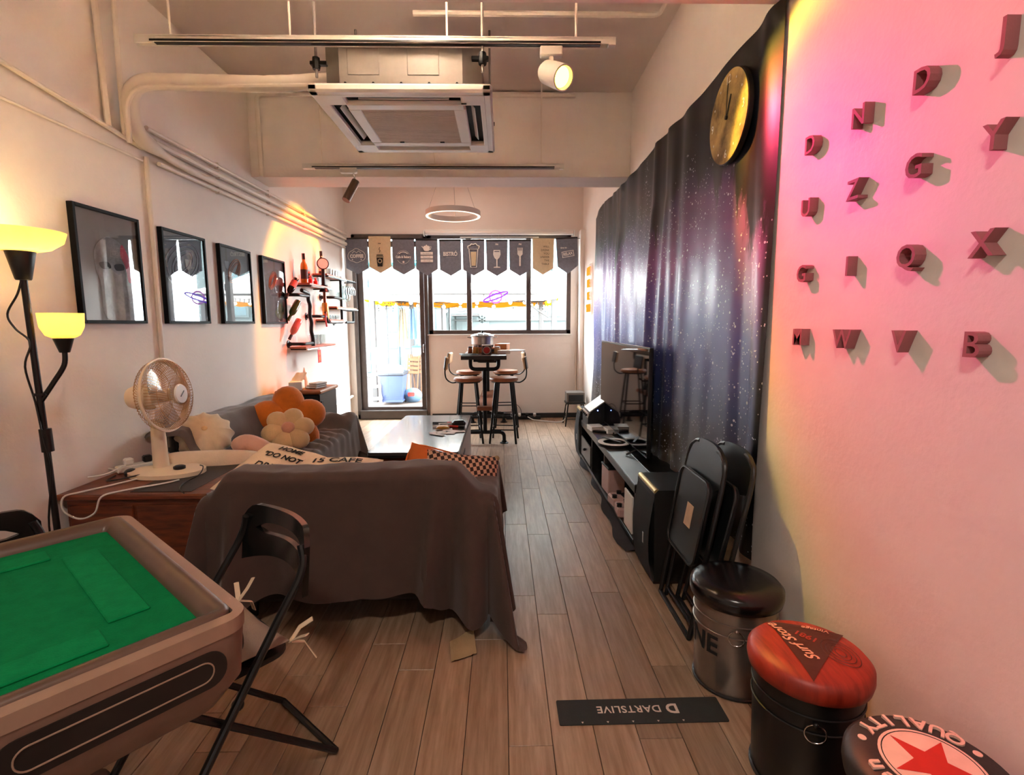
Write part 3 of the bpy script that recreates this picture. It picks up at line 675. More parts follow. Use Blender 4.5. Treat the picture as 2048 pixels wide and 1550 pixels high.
K = lambda c: (lambda t: c)

# sofa with its back to the camera
sx0, sx1, sy0, sy1 = -1.29, -.075, 2.2, 2.92
def z_sofa2(x, y):
    back = .735 - .008 * math.sin(x * 5) + .01 * nz(x * 4, 2); seat = .44; arm = .60
    back = arm + .02 + (back - arm - .02) * sstep(.0, .15, sx1 - x) * sstep(-.02, .1, x - sx0)
    z = seat + (back - seat) * (1 - sstep(.13, .24, y - sy0))
    am = max(1 - sstep(.10, .2, sx1 - x), 1 - sstep(.10, .2, x - sx0))
    return max(z, seat + (arm + .03 * (1 - sstep(0, .4, y - sy0)) - seat) * am)
t = thing('sofa', 'small sofa seen from behind, under a grey brown throw reaching the floor', 'sofa', (0, 0, 0))
build('sofa_body', G().box(((sx0 + sx1) / 2, (sy0 + sy1) / 2, .24), (sx1 - sx0 - .06, sy1 - sy0 - .06, .3), .03).box(((sx0 + sx1) / 2, sy0 + .12, .45), (sx1 - sx0 - .1, .14, .45), .04), mat('sofa_dark', '#2a2320', .9, var=(10, .2)), t)
for xx in (sx0 + .1, sx1 - .1):
    for yy in (sy0 + .1, sy1 - .1): build('sofa_foot', G().lathe([(.02, .0), (.026, .09)], 12, (xx, yy, 0)), m_black, t)
cv = build('throw_cover', drape(G(), sx0, sx1, sy0, sy1, z_sofa2, (lambda t: .62 - .1 * t, lambda t: .56 - .2 * t, lambda t: .585 + .10 * sstep(.70, .80, t) + .08 * (1 - sstep(.06, .2, t)) - .12 * sstep(.8, 1, t) , K(.3)), 1.3, .02, .06, .22, 3, ridges=((-1.16, .035, .06, -.05), (-1.02, .05, -.02, 0), (-.63, .03, -.016, .02), (-.5, .05, .014, 0), (-.29, .035, .075, -.10), (-.21, .03, -.035, -.06), (-.12, .05, .085, -.05))), m_cloth, t, smooth=60)
build('throw_corner', G().grid(8, 6, lambda u, v: (-.235 + .10 * u + .02 * v, 2.05 - .13 * v + .05 * u, .012 + .03 * u * (1 - v) + .006 * nz(u * 5, v * 5))), m_clothin, cv, smooth=60)

# long sofa along the left wall
lx0, lx1, ly0, ly1 = -2.14, -1.42, 3.13, 4.72
def z_sofa1(x, y):
    back = .74 + .02 * nz(y * 3, 7); seat = .44 + .012 * nz(x * 5, y * 5, 3); arm = .58
    z = seat + (back - seat) * (1 - sstep(.16, .34, x - lx0))
    am = 1 - sstep(.06, .2, ly1 - y)
    return max(z, seat + (arm - seat) * am * .8)
t = thing('sofa', 'long sofa along the left wall under a creased grey throw', 'sofa', (0, 0, 0))
build('sofa_body', G().box(((lx0 + lx1) / 2, (ly0 + ly1) / 2, .24), (lx1 - lx0 - .06, ly1 - ly0 - .06, .3), .03).box((lx0 + .12, (ly0 + ly1) / 2, .45), (.14, ly1 - ly0 - .1, .45), .04), MATS['sofa_dark'], t)
for xx in (lx0 + .1, lx1 - .1):
    for yy in (ly0 + .1, ly1 - .1): build('sofa_foot', G().lathe([(.02, .0), (.026, .09)], 12, (xx, yy, 0)), m_black, t)
def crease(x, y): return .012 * math.sin((x * .6 + y) * 46 + 4 * nz(x * 3, y * 3)) * sstep(-1.8, -1.55, x)
build('throw_cover', drape(G(), lx0, lx1, ly0, ly1, lambda x, y: z_sofa1(x, y) + crease(x, y), (K(.05), lambda t: .40 + .0 * t, K(.06), lambda t: .45), 4.1, .024, .08, .1, 3, .01), mat('grey_throw', '#6e645e', .95, bump=(220, .12), var=(9, .15), sheen=.3), t, smooth=60)

# cushions
def pillow(w, h, th, p=2.6, wr=.0, nu=18):
    g = G()
    for s in (1, -1):
        def fn(u, v):
            a, b = u * 2 - 1, v * 2 - 1
            k = max(0, (1 - abs(a) ** p)) ** .5 * max(0, (1 - abs(b) ** p)) ** .5
            pin = 1 - .06 * (1 - abs(a)) * abs(b) ** 2 ; pin2 = 1 - .06 * (1 - abs(b)) * abs(a) ** 2
            return (a * w / 2 * pin2, b * h / 2 * pin, s * (th / 2 * k + wr * nz(a * 4, b * 4, s)))
        n0 = len(g.f); g.grid(nu, nu, fn)
        if s < 0: g.f[n0:] = [q[::-1] for q in g.f[n0:]]
    return g
def flower(name, label, loc, rot, rs, m_p, m_c, n=5, ph=0, petal=.1, rad=.13):
    t = thing(name, label, 'cushion', loc, rot=rot)
    for k in range(n):
        a = ph + 2 * PI * k / n
        M = Matrix.Rotation(a, 4, 'Z')
        build('petal', G().ball((rad, 0, 0), petal, (1.12, 1.0, .72), 18, 12, M), m_p, t)
    build('flower_centre', G().ball((0, 0, .035), petal * .62, (1, 1, .7), 18, 12), m_c, t)
    return t
m_or = mat('orange_plush', '#dc7820', .95, bump=(130, .25), var=(12, .2), sheen=.5)
m_cr = mat('cream_plush', '#e3bd8b', .95, bump=(130, .25), var=(12, .1), sheen=.5)
m_pk = mat('pink_plush', '#dda086', .95, bump=(130, .25), var=(12, .1), sheen=.5)
flower('flower_cushion', 'large orange flower cushion leaning on the long sofa', (-1.735, 4.12, .60), (R(64), R(4), R(27)), 1, m_or, m_or, 5, R(20), .125, .155)
flower('flower_cushion', 'cream flower cushion with a pink centre before the orange one', (-1.64, 3.86, .575), (R(50), R(0), R(22)), 1, m_cr, m_pk, 6, R(10), .078, .105)
# cream ribbed round cushion and pink plush behind the fan
t = thing('round_cushion', 'round cream ribbed cushion behind the fan on the long sofa', 'cushion', (-1.93, 3.28, .66), rot=(R(50), 0, R(30)))
g = G(); g.grid(48, 16, lambda u, v: ((.17 - .02 * abs(math.sin(u * 24 * PI / 2)) * math.sin(v * PI)) * math.sin(v * PI) * math.cos(u * 2 * PI) if 0 < v < 1 else 0, (.17 - .02 * abs(math.sin(u * 24 * PI / 2)) * math.sin(v * PI)) * math.sin(v * PI) * math.sin(u * 2 * PI) if 0 < v < 1 else 0, -.1 * math.cos(v * PI)))
build('ribbed_cover', g, mat('cream_velvet', '#dfc9a9', .9, bump=(90, .1), var=(12, .1), sheen=.4), t, smooth=80); build('button', G().ball((0, 0, .098), .018, (1, 1, .5)), m_cr, t)
m_plush = mat('blush_plush', '#e0ae97', .95, bump=(130, .2), var=(9, .1), sheen=.4); m_bel = mat('cream_belly', '#e6cfb4', .95, bump=(130, .2), var=(9, .08), sheen=.4)
t = thing('plush_pillow', 'long blush pink plush pillow lying across the sofa corner', 'plush toy', (-1.68, 3.05, .55))
build('plush_body', G().tube(smooth_path([(-.36, -.08, -.01), (-.2, -.06, .0), (.0, -.03, .0), (.12, .0, .0), (.26, .1, -.03)]), [.02, .05, .068, .075, .078, .08, .08, .08, .08, .08, .08, .08, .08, .078, .076, .074, .072, .07, .068, .065, .06, .055, .05, .04, .02], 14), m_bel, t, smooth=80)
build('plush_limb', G().tube(smooth_path([(.02, .06, .06), (.06, .12, .085), (.14, .14, .05), (.24, .13, .0), (.36, .12, -.06)]), [.015, .035, .045, .05, .052, .054, .055, .056, .057, .058, .058, .058, .058, .056, .054, .052, .05, .05, .048, .046, .044, .04, .036, .03, .012], 14), m_plush, t, smooth=80)
# printed cushions on the near sofa
def printed(label, loc, rot, lines, w=.44, h=.42):
    t = thing('printed_cushion', label, 'cushion', loc, rot=rot); m = mat('cream_linen', '#e6cdb0', .9, bump=(200, .15), var=(10, .1))
    b = build('cushion_cover', pillow(w, h, .14, 2.6, .004), m, t, smooth=80)
    for txt, sz, y, dx in lines:
        v, f = text(txt, sz, .001, bold=.0012)
        def zt(x, y): a, c = x / w * 2, y / h * 2; return .071 * max(0, 1 - abs(a) ** 2.6) ** .5 * max(0, 1 - abs(c) ** 2.6) ** .5 + .005
        build('printed_word', G().add([(p[0] + dx, p[1] + y, zt(p[0] + dx, p[1] + y) + p[2]) for p in v], f), m_print_k, b, smooth=0)
printed('cream cushion with black lettering at the left end of the near sofa', (-1.15, 2.55, .615), (R(20), R(10), R(-16)), [('HOME', .05, .12, .0), ('"DO NOT', .05, .05, .0), ('DRINK', .06, -.04, .0)])
printed('cream cushion printed with a large 15 in the middle of the near sofa', (-.86, 2.48, .605), (R(16), 0, R(2)), [('15 CAFE', .07, .07, .02)], .46, .36)
t = thing('throw_cushion', 'orange cushion at the right of the near sofa', 'cushion', (-.36, 2.68, .515), rot=(R(-112), R(14), R(-8)))
build('cushion_cover', pillow(.40, .36, .12), mat('burnt_orange_fabric', '#cf6a2a', .9, bump=(180, .15), var=(10, .15)), t, smooth=80)
build('cushion_piping', G().tube([(.2 * math.copysign(abs(math.cos(a)) ** .3, math.cos(a)), .18 * math.copysign(abs(math.sin(a)) ** .3, math.sin(a)), 0) for a in [2 * PI * k / 48 + .01 for k in range(48)]], .005, 6, True), MATS['burnt_orange_fabric'], t)
def weave_mat():
    m = bpy.data.materials.new('woven_check'); m.use_nodes = True; nt = m.node_tree; b = nt.nodes['Principled BSDF']; b.inputs['Roughness'].default_value = .9
    tc = nt.nodes.new('ShaderNodeTexCoord'); ck = nt.nodes.new('ShaderNodeTexChecker'); ck.inputs['Scale'].default_value = 58; ck.inputs[1].default_value = (*lin('#c59a80'), 1); ck.inputs[2].default_value = (*lin('#33211d'), 1)
    mp = nt.nodes.new('ShaderNodeMapping'); mp.inputs['Rotation'].default_value = (0, 0, R(12)); mp.inputs['Scale'].default_value = (1, .8, .02)
    nt.links.new(tc.outputs['Object'], mp.inputs[0]); nt.links.new(mp.outputs[0], ck.inputs[0]); nt.links.new(ck.outputs[0], b.inputs['Base Color'])
    return m
t = thing('throw_cushion', 'dark and tan woven check cushion leaning in the right arm of the near sofa', 'cushion', (-.21, 2.52, .565), rot=(R(-118), R(10), R(14)))
build('cushion_cover', pillow(.38, .32, .13), weave_mat(), t, smooth=80); build('cushion_tassel', G().ball((.18, -.15, 0), .014), m_clothin, t)

# ------------------------------------------------------------------ wooden chest with fan
t = thing('wooden_chest', 'reddish brown wooden chest under the fan', 'chest', (-1.82, 2.75, 0))
m_chest = mat('cherry_wood', '#7a3a1c', .42, var=(4, .45), col2='#4f2410', stretch=(2, 14, 14))
build('chest_body', G().box((0, 0, .27), (.68, .56, .5), .006), m_chest, t)
build('chest_top', G().box((0.0, 0, .535), (.74, .62, .03), .008), m_chest, t)
build('chest_plinth', G().box((0, 0, .02), (.66, .54, .04), .004), m_dkwood, t)
for xx in (-.165, .165):
    d = build('chest_door', G().box((xx, -.284, .27), (.31, .014, .44), .004), m_chest, t); build('knob', G().ball((xx * .3, -.30, .3), .012), m_blackm, d)
build('mat_sheet', G().box((.12, -.02, .5515), (.3, .5, .003), .001), m_dkwood, t)
# desk fan
fx, fy, fz = -1.87, 2.80, .553
t = thing('desk_fan', 'cream plastic desk fan with transparent grille on the wooden chest', 'fan', (fx, fy, fz), rot=(0, 0, R(0)))
build('fan_base', G().grid(40, 6, lambda u, v: ((.2 * (1 - v * .0) * (1 if v < .5 else 2 - 2 * v)) * math.cos(2 * PI * u), .135 * (1 if v < .5 else 2 - 2 * v) * math.sin(2 * PI * u), [0, .008, .016, .022, .03, .034, .036][round(v * 6)])), m_ivory, t, smooth=50)
build('fan_column', G().tube([(-.045, .02, .02), (-.05, .025, .2), (-.055, .03, .3)], [.04, .036, .032], 18), m_ivory, t)
build('speed_dial', G().lathe([(.03, .03), (.03, .045), (.02, .05)], 18, (.08, -.02, 0)), m_black, t)
fd = Vector((.99, .0, .08)).normalized()           # fan looks right and towards the camera
Mf = Matrix.Translation((.03, .0, .44)) @ fd.to_track_quat('Z', 'Y').to_matrix().to_4x4()
build('motor_housing', G().lathe([(.03, -.2), (.055, -.19), (.07, -.15), (.072, -.08), (.06, -.05)], 24, M=Mf), m_ivory, t)
m_fang = translucent_mat('grille_plastic', '#c79a6c', .3)
def cage(z0, depth, n, name, mm, r0=.03, Rr=.19):
    g = G()
    for k in range(n):
        a = 2 * PI * k / n
        g.tube([Mf @ Vector((r * math.cos(a + .25 * (1 - r / Rr)), r * math.sin(a + .25 * (1 - r / Rr)), z0 + depth * (1 - (r / Rr) ** 2) ** .5 if r < Rr else z0)) for r in (r0, Rr * .4, Rr * .65, Rr * .85, Rr * .97, Rr)], .0013, 4)
    for r in (Rr * .5, Rr * .8): g.tube([Mf @ Vector((r * math.cos(2 * PI * k / 40), r * math.sin(2 * PI * k / 40), z0 + depth * (1 - (r / Rr) ** 2) ** .5)) for k in range(40)], .0013, 4, True)
    return build(name, g, mm, t)
cage(.01, .07, 72, 'front_grille', m_fang); cage(-.03, -.06, 60, 'rear_grille', m_fang, .06)
build('grille_rim', G().tube([Mf @ Vector((.192 * math.cos(2 * PI * k / 56), .192 * math.sin(2 * PI * k / 56), -.01)) for k in range(56)], .008, 8, True, flat=2.2), m_ivory, t)
m_blade = mat('blade_plastic', '#cbb49c', .2, trans=.6, alpha=.55)
for k in range(3):
    a0 = 2 * PI * k / 3
    build('fan_blade', G().grid(10, 8, lambda u, v: tuple(Mf @ Vector(((.035 + .125 * v) * math.cos(a0 + (u - .5) * (1.35 - .3 * v) + .4 * v), (.035 + .125 * v) * math.sin(a0 + (u - .5) * (1.35 - .3 * v) + .4 * v), .0 + .035 * (u - .5))))), m_blade, t, smooth=60)
hb = build('hub', G().lathe([(.05, .055), (.055, .078), (.05, .085), (.001, .087)], 28, M=Mf), m_white, t)
build('hub_logo', G().box((0, 0, .0885), (.045, .005, .001), 0, Mf @ Matrix.Rotation(R(40), 4, 'Z')), m_black, hb)
build('blade_hub', G().lathe([(.035, -.03), (.035, .03), (.001, .035)], 20, M=Mf), m_ivory, t)
t = thing('power_strip', 'white power strip with plugs beside the fan', 'power strip', (-2.06, 2.92, .553), R(-40))
build('strip_body', G().box((0, 0, .018), (.06, .3, .036), .006), m_white, t)
for k, y in enumerate((-.09, 0, .09)): build('plug', G().box((0, y, .055), (.04, .045, .04), .008), (m_white, m_black, m_white)[k], t)
build('strip_cable', G().tube(smooth_path([(0, -.15, .02), (-.05, -.2, .03), (.02, -.3, .02), (.1, -.22, .03), (.05, -.12, .05)]), .004, 6), m_white, t)
solo('power_cable', G().tube(smooth_path([(-1.93, 2.72, .56), (-2.0, 2.6, .557), (-2.08, 2.47, .558), (-2.12, 2.415, .55), (-2.13, 2.42, .48), (-2.06, 2.42, .44), (-1.98, 2.415, .47), (-1.94, 2.415, .55), (-1.88, 2.47, .562), (-1.76, 2.6, .557), (-1.72, 2.66, .557)]), .0045, 6), m_white, 'white power cable looping over the front of the wooden chest', 'cable')
solo('power_cable', G().tube(smooth_path([(-2.12, 2.75, .556), (-2.1, 2.66, .556), (-2.02, 2.63, .57), (-1.95, 2.7, .575), (-2.0, 2.8, .556)]), .004, 6), m_black, 'black cable coil left of the fan base', 'cable')
solo('power_cable', G().tube(smooth_path([(-1.70, 2.82, .592), (-1.66, 2.78, .592), (-1.64, 2.7, .57), (-1.66, 2.6, .557), (-1.62, 2.5, .557), (-1.56, 2.44, .557)]), .003, 6), m_black, 'thin black cable trailing over the fan base', 'cable')
t = thing('computer_mouse', 'dark computer mouse among the cables left of the fan', 'computer mouse', (-2.06, 2.78, .553), R(30))
build('mouse_shell', G().ball((0, 0, .012), .03, (1.0, 1.7, .7)), m_black, t); build('mouse_wheel', G().ball((0, .03, .03), .005), m_white, t)

# side cabinet beyond the long sofa
t = thing('side_cabinet', 'black side cabinet with a brown top beyond the long sofa', 'cabinet', (-1.95, 5.11, 0))
build('cabinet_body', G().box((0, 0, .36), (.40, .5, .7), .01), m_black, t); build('cabinet_top', G().box((0, 0, .73), (.44, .54, .035), .012), m_brownl, t)
build('cabinet_door', G().box((0, -.254, .36), (.34, .012, .6), .004), m_black, t); build('cabinet_hinge', G().box((.2, -.2, .6), (.02, .05, .08), .003), m_blackm, t)
t = thing('tissue_box', 'white tissue box on the side cabinet', 'tissue box', (-2.0, 4.96, .75), R(15))
build('box_body', G().box((0, 0, .04), (.12, .22, .08), .004), m_paper, t); build('tissue', G().grid(6, 6, lambda u, v: (.1 * (u - .5) + .05 * v, .04 * (v - .5) + .02 * math.sin(u * 5), .08 + .08 * v + .01 * nz(u * 4, v * 4))), m_white, t, smooth=60)
t = thing('paper_stack', 'silver grey packets stacked beside the tissue box', 'packet', (-1.85, 5.05, .75), R(-20))
for k in range(3): build('packet', G().box((.01 * k, .006 * k, .01 + .019 * k), (.14 - .02 * k, .16, .017), .006), mat('grey_wrap', '#b9b4b2', .4, var=(12, .2)), t)
solo('paper_cone', G().lathe([(.045, 0), (.03, .06), (.02, .12), (.005, .19)], 16), m_white, 'white folded paper cone standing on the side cabinet', 'paper', (-2.02, 5.22, .75))

# ------------------------------------------------------------------ coffee table
t = thing('coffee_table', 'low coffee table with a glossy grey black top and pale sides', 'coffee table', (-.655, 4.38, 0))
m_ctop = mat('glossy_table_top', '#4a4644', .27, var=(5, .1), coat=.3); m_cside = mat('pale_panel', '#c9c1b6', .5, var=(9, .06))
build('table_top', G().prism(rrect(.66, 1.52, .03), .425, .45), m_ctop, t); build('top_edge', G().prism(rrect(.664, 1.524, .03), .41, .428), m_black, t)
for s in (-1, 1): build('side_panel', G().box((s * .315, 0, .21), (.025, 1.48, .40), .004), m_cside, t)
build('shelf_board', G().box((0, .2, .12), (.6, 1.0, .02), .003), m_cside, t); build('end_panel', G().box((0, .73, .21), (.6, .02, .4), .003), m_cside, t)
build('handle_slot', G().box((.329, -.2, .3), (.004, .22, .03), .001), m_blackm, t)
pf = thing('pouf', 'tan topped black pouf tucked under the left of the coffee table', 'pouf', (-.80, 3.92, 0), group='poufs under the coffee table')
build('pouf_seat', G().box((0, 0, .355), (.285, .5, .07), .025), m_brownl, pf); build('pouf_box', G().box((0, 0, .16), (.28, .49, .32), .008), m_black, pf)
dup(pf, (-.51, 3.92, 0), 0, 'tan topped black pouf tucked under the right of the coffee table')
m_green = mat('green_paper', '#7d8f6a', .7, var=(20, .3))
for k, (x, y, a) in enumerate(((-.52, 4.42, 10), (-.45, 4.36, -25), (-.56, 4.30, 30), (-.48, 4.25, -8), (-.40, 4.30, 15), (-.55, 4.2, -35))):
    solo('paper_slip', G().box((0, 0, .0015 + .001 * k), (.15, .05, .001)), m_paper, ('white slip of paper nearest the pens', 'white paper slip turned left in the fan of slips', 'white paper slip lowest left in the fan of slips', 'white paper slip in the middle of the fan', 'white paper slip at the right of the fan of slips', 'white paper slip nearest the sofa on the coffee table')[k], 'paper', (x, y, .451), R(a), 'paper slips on the coffee table')
for k, (x, y, a, mm, lab) in enumerate(((-.50, 4.62, 8, m_white, 'white marker pen farthest back on the coffee table'), (-.48, 4.56, -6, m_black, 'black marker pen in the middle of the pens'), (-.54, 4.52, 14, m_white, 'white pen nearest the paper slips'), (-.44, 4.5, -12, m_red, 'red pen among the markers on the coffee table'), (-.56, 4.66, -4, m_black, 'black pen at the left of the marker heap'))):
    tt = thing('marker_pen', lab, 'pen', (x, y, .462), R(a), 'pens on the coffee table')
    build('pen_barrel', G().tube([(-.09, 0, 0), (.05, 0, 0)], .011, 10), mm, tt); build('pen_cap', G().tube([(.045, 0, 0), (.1, 0, 0)], .0125, 10), m_black if mm is not m_black else m_red, tt)
solo('pen_pouch', G().box((0, 0, .03), (.12, .09, .06), .02), m_black, 'black zip pouch at the right of the pens', 'pouch', (-.40, 4.55, .45), R(12))
solo('snack_packet', pillow(.12, .09, .03), mat('snack_yellow', '#c9932f', .4, var=(20, .3)), 'small yellow snack packet before the pens', 'packet', (-.53, 4.44, .468), R(5))

# ------------------------------------------------------------------ mahjong table
mx, my = -1.155, .965; mrz = math.atan2(-.544, .632)
t = thing('mahjong_table', 'automatic mahjong table with green felt and champagne frame', 'mahjong table', (mx, my, 0), mrz)
m_mjf = mat('champagne_frame', '#a58673', .38, .25, var=(9, .12)); m_mjs = mat('table_side', '#7d6152', .5, var=(9, .2)); m_mjd = mat('table_dark_inlay', '#1d1512', .4, var=(15, .3)); m_felt = mat('green_felt', '#097a43', .95, bump=(260, .25), var=(30, .18), spec=.08)
S = .445; zt = .775
def ringframe(o, i, z0, z1, zi, r=.05, n=6):
    po, pi = rrect(2 * o, 2 * o, r, n), rrect(2 * i, 2 * i, .012, n); g = G(); k = len(po)
    v = [(x, y, z0) for x, y in po] + [(x, y, z1) for x, y in po] + [(x, y, zi) for x, y in pi] + [(x, y, z0) for x, y in pi]
    f = []
    for j in range(k):
        q = (j + 1) % k
        for a in range(3): f.append((a * k + j, a * k + q, (a + 1) * k + q, (a + 1) * k + j))
        f.append((3 * k + j, 3 * k + q, q, j))
    return g.add(v, f)
build('outer_frame', ringframe(S, S - .025, zt - .03, zt, zt + .003, .05), m_mjf, t, smooth=25)
def padded(prof, rr):
    g = G(); kk = None; vv = []
    for off, z in prof: q = rrect(2 * off, 2 * off, max(.012, rr - (S - off)), 6); kk = len(q); vv += [(x, y, z) for x, y in q]
    return g.add(vv, [(a * kk + j, a * kk + (j + 1) % kk, (a + 1) * kk + (j + 1) % kk, (a + 1) * kk + j) for a in range(len(prof) - 1) for j in range(kk)])
build('padded_rim', padded([(S - .024, zt - .02), (S - .0245, zt + .003), (S - .03, zt + .009), (S - .038, zt + .011), (S - .05, zt + .008), (S - .062, zt - .002), (S - .072, zt - .016), (S - .073, zt - .04)], .06), mat('padded_rim', '#5f483b', .35, var=(12, .2)), t, smooth=60)
ft = build('felt_top', G().box((0, 0, zt - .028), (2 * (S - .07), 2 * (S - .07), .02)), m_felt, t, smooth=0)
for k in range(4):
    M = Matrix.Rotation(R(90 * k), 4, 'Z')
    build('tile_slot', G().box((0, S - .16, zt - .0155), (.46, .075, .007), .0025, M), mat('green_felt_strip', '#0b8349', .95, bump=(260, .25), var=(30, .18), spec=.08), ft)
build('centre_dial', G().lathe([(.1, zt - .02), (.1, zt - .014), (.09, zt - .011), (.001, zt - .009)], 32), m_mjd, ft)
g = G(); po = rrect(2 * S - .004, 2 * S - .004, .05, 6); p2 = rrect(2 * S - .09, 2 * S - .09, .05, 6); p3_ = rrect(.52, .52, .06, 6); kk = len(po)
v = [(x, y, zt - .03) for x, y in po] + [(x, y, zt - .14) for x, y in rrect(2 * S - .02, 2 * S - .02, .05, 6)] + [(x, y, zt - .20) for x, y in p2] + [(x, y, zt - .30) for x, y in p3_]
f = [(a * kk + (j + 1) % kk, a * kk + j, (a + 1) * kk + j, (a + 1) * kk + (j + 1) % kk) for a in range(3) for j in range(kk)] + [tuple(3 * kk + j for j in range(kk))]
build('table_body', g.add(v, f), m_mjs, t, smooth=30)
for k in range(4):
    M = Matrix.Rotation(R(90 * k), 4, 'Z') @ frame((0, -S + .0035, zt - .085), (1, 0, 0), (0, 0, 1))
    for xx in (-.22, .22):
        dr_ = build('score_drawer', G().prism(rrect(.34, .075, .034, 6), -.004, .004, M @ Matrix.Translation((xx, 0, 0))), m_mjd, t)
        build('drawer_groove', G().tube([M @ Vector((xx + x, y, .0055)) for x, y in rrect(.29, .042, .02, 6)], .0016, 5, True), m_mjf, dr_)
build('pedestal', G().box((0, 0, .30), (.26, .26, .36), .03), m_mjs, t)
for k in range(4):
    a = R(45 + 90 * k); M = Matrix.Rotation(a, 4, 'Z')
    ft2 = build('table_foot', G().tube([M @ Vector((.08, 0, .16)), M @ Vector((.3, 0, .07)), M @ Vector((.40, 0, .055))], [.05, .035, .03], 12), m_mjs, t)
    build('caster', G().lathe([(.028, -.012), (.028, .012)], 16, M=M @ Matrix.Translation((.39, 0, .028)) @ Matrix.Rotation(R(90), 4, 'X')), m_black, ft2)

# ------------------------------------------------------------------ folding chairs
m_gloss = mat('gloss_black_plastic', '#141312', .2, bump=(40, .02))
def folding_chair(label, loc, rz, cushion=True):
    t = thing('folding_chair', label, 'chair', loc, rz, 'black folding chairs at the mahjong table'); w = .2
    def fl_(y, z, s): return (s * w, y, z)
    top, ffoot = (-.20, .72), (.235, .012)
    pts = lambda s: [(s * w, ffoot[0], ffoot[1]), (s * w, -.09, .505), (s * w, top[0] + .005, .66), (s * (w - .02), top[0] - .01, .735)]
    for s in (-1, 1):
        build('front_leg', G().tube(smooth_path(pts(s), 5), .0115, 10), m_black, t)
        build('rear_leg', G().tube([(s * (w - .028), .17, .45), (s * (w - .028), -.29, .012)], .0105, 10), m_black, t)
        build('pivot', G().ball((s * (w - .01), -.005, .36), .016), m_black, t)
    build('front_bar', G().tube([(-w, ffoot[0], ffoot[1]), (w, ffoot[0], ffoot[1])], .0105, 10), m_black, t)
    build('rear_bar', G().tube([(-w + .028, -.29, .012), (w - .028, -.29, .012)], .0105, 10), m_black, t)
    # backrest: curved panel with a long hand slot
    g = G(); N = 24
    def bp(x, z, d):
        k = x / w; return (x, -.205 - .045 * (1 - k * k) - .10 * (z - .6) + d, z)
    def row(x):  # outline height at x: rounded top corners and concave lower edge
        k = abs(x) / w; zt_ = .775 - .045 * max(0, (k - .75) / .25) ** 2; zb = .585 + .035 * (1 - k * k); return zb, zt_
    for d0 in (0,):
        xs = [-w + 2 * w * i / N for i in range(N + 1)]
        def band(a, b):  # strip between relative heights
            vv = []; ff = []
            for x in xs:
                zb, zt_ = row(x); za, zc = zb + (zt_ - zb) * a(x), zb + (zt_ - zb) * b(x)
                vv += [bp(x, za, -.009), bp(x, zc, -.009), bp(x, zc, .009), bp(x, za, .009)]
            for i in range(N):
                p, q = i * 4, i * 4 + 4
                for e in range(4): ff.append((p + e, p + (e + 1) % 4, q + (e + 1) % 4, q + e))
            ff += [(0, 1, 2, 3), (N * 4 + 3, N * 4 + 2, N * 4 + 1, N * 4)]
            g.add(vv, ff)
        slot = lambda x: max(0, 1 - (abs(x) / (w * .72)) ** 6) * .12
        band(lambda x: 0, lambda x: .56 - slot(x)); band(lambda x: .56 + slot(x), lambda x: 1)
    build('backrest', g, m_gloss, t, smooth=40)
    st = build('seat', G().prism(rrect(.36, .34, .06), .425, .44), m_black, t)
    if cushion:
        cu = build('seat_cushion', G().add(*(lambda q: (q.v, q.f))(pillow(.36, .34, .045, 3.2)), M=Matrix.Translation((0, .01, .462))), mat('grey_cushion', '#8d7a6c', .9, bump=(180, .15), var=(10, .12)), t, smooth=80)
        mt = mat('cream_ribbon', '#e2c9ab', .8, var=(20, .1))
        for s in (-1, 1):
            for k, q in enumerate((((.0, -.03, .03), (.02, -.06, .05)), ((.0, -.04, -.02), (.03, -.06, -.07)), ((.03, -.01, .02), (.06, -.02, .035)))):
                b0 = Vector((s * .175, -.165, .455)); build('tie', G().tube([b0, b0 + Vector((s * q[0][0], q[0][1], q[0][2])), b0 + Vector((s * q[1][0], q[1][1], q[1][2]))], .009, 6, flat=.25), mt, cu)
    return t
folding_chair('black folding chair with a ribbon tied seat cushion behind the near sofa', (-.863, 1.385, 0), R(139.5))
folding_chair('black folding chair at the left picture edge beyond the mahjong table', (-1.50, 1.36, 0), R(229.3))

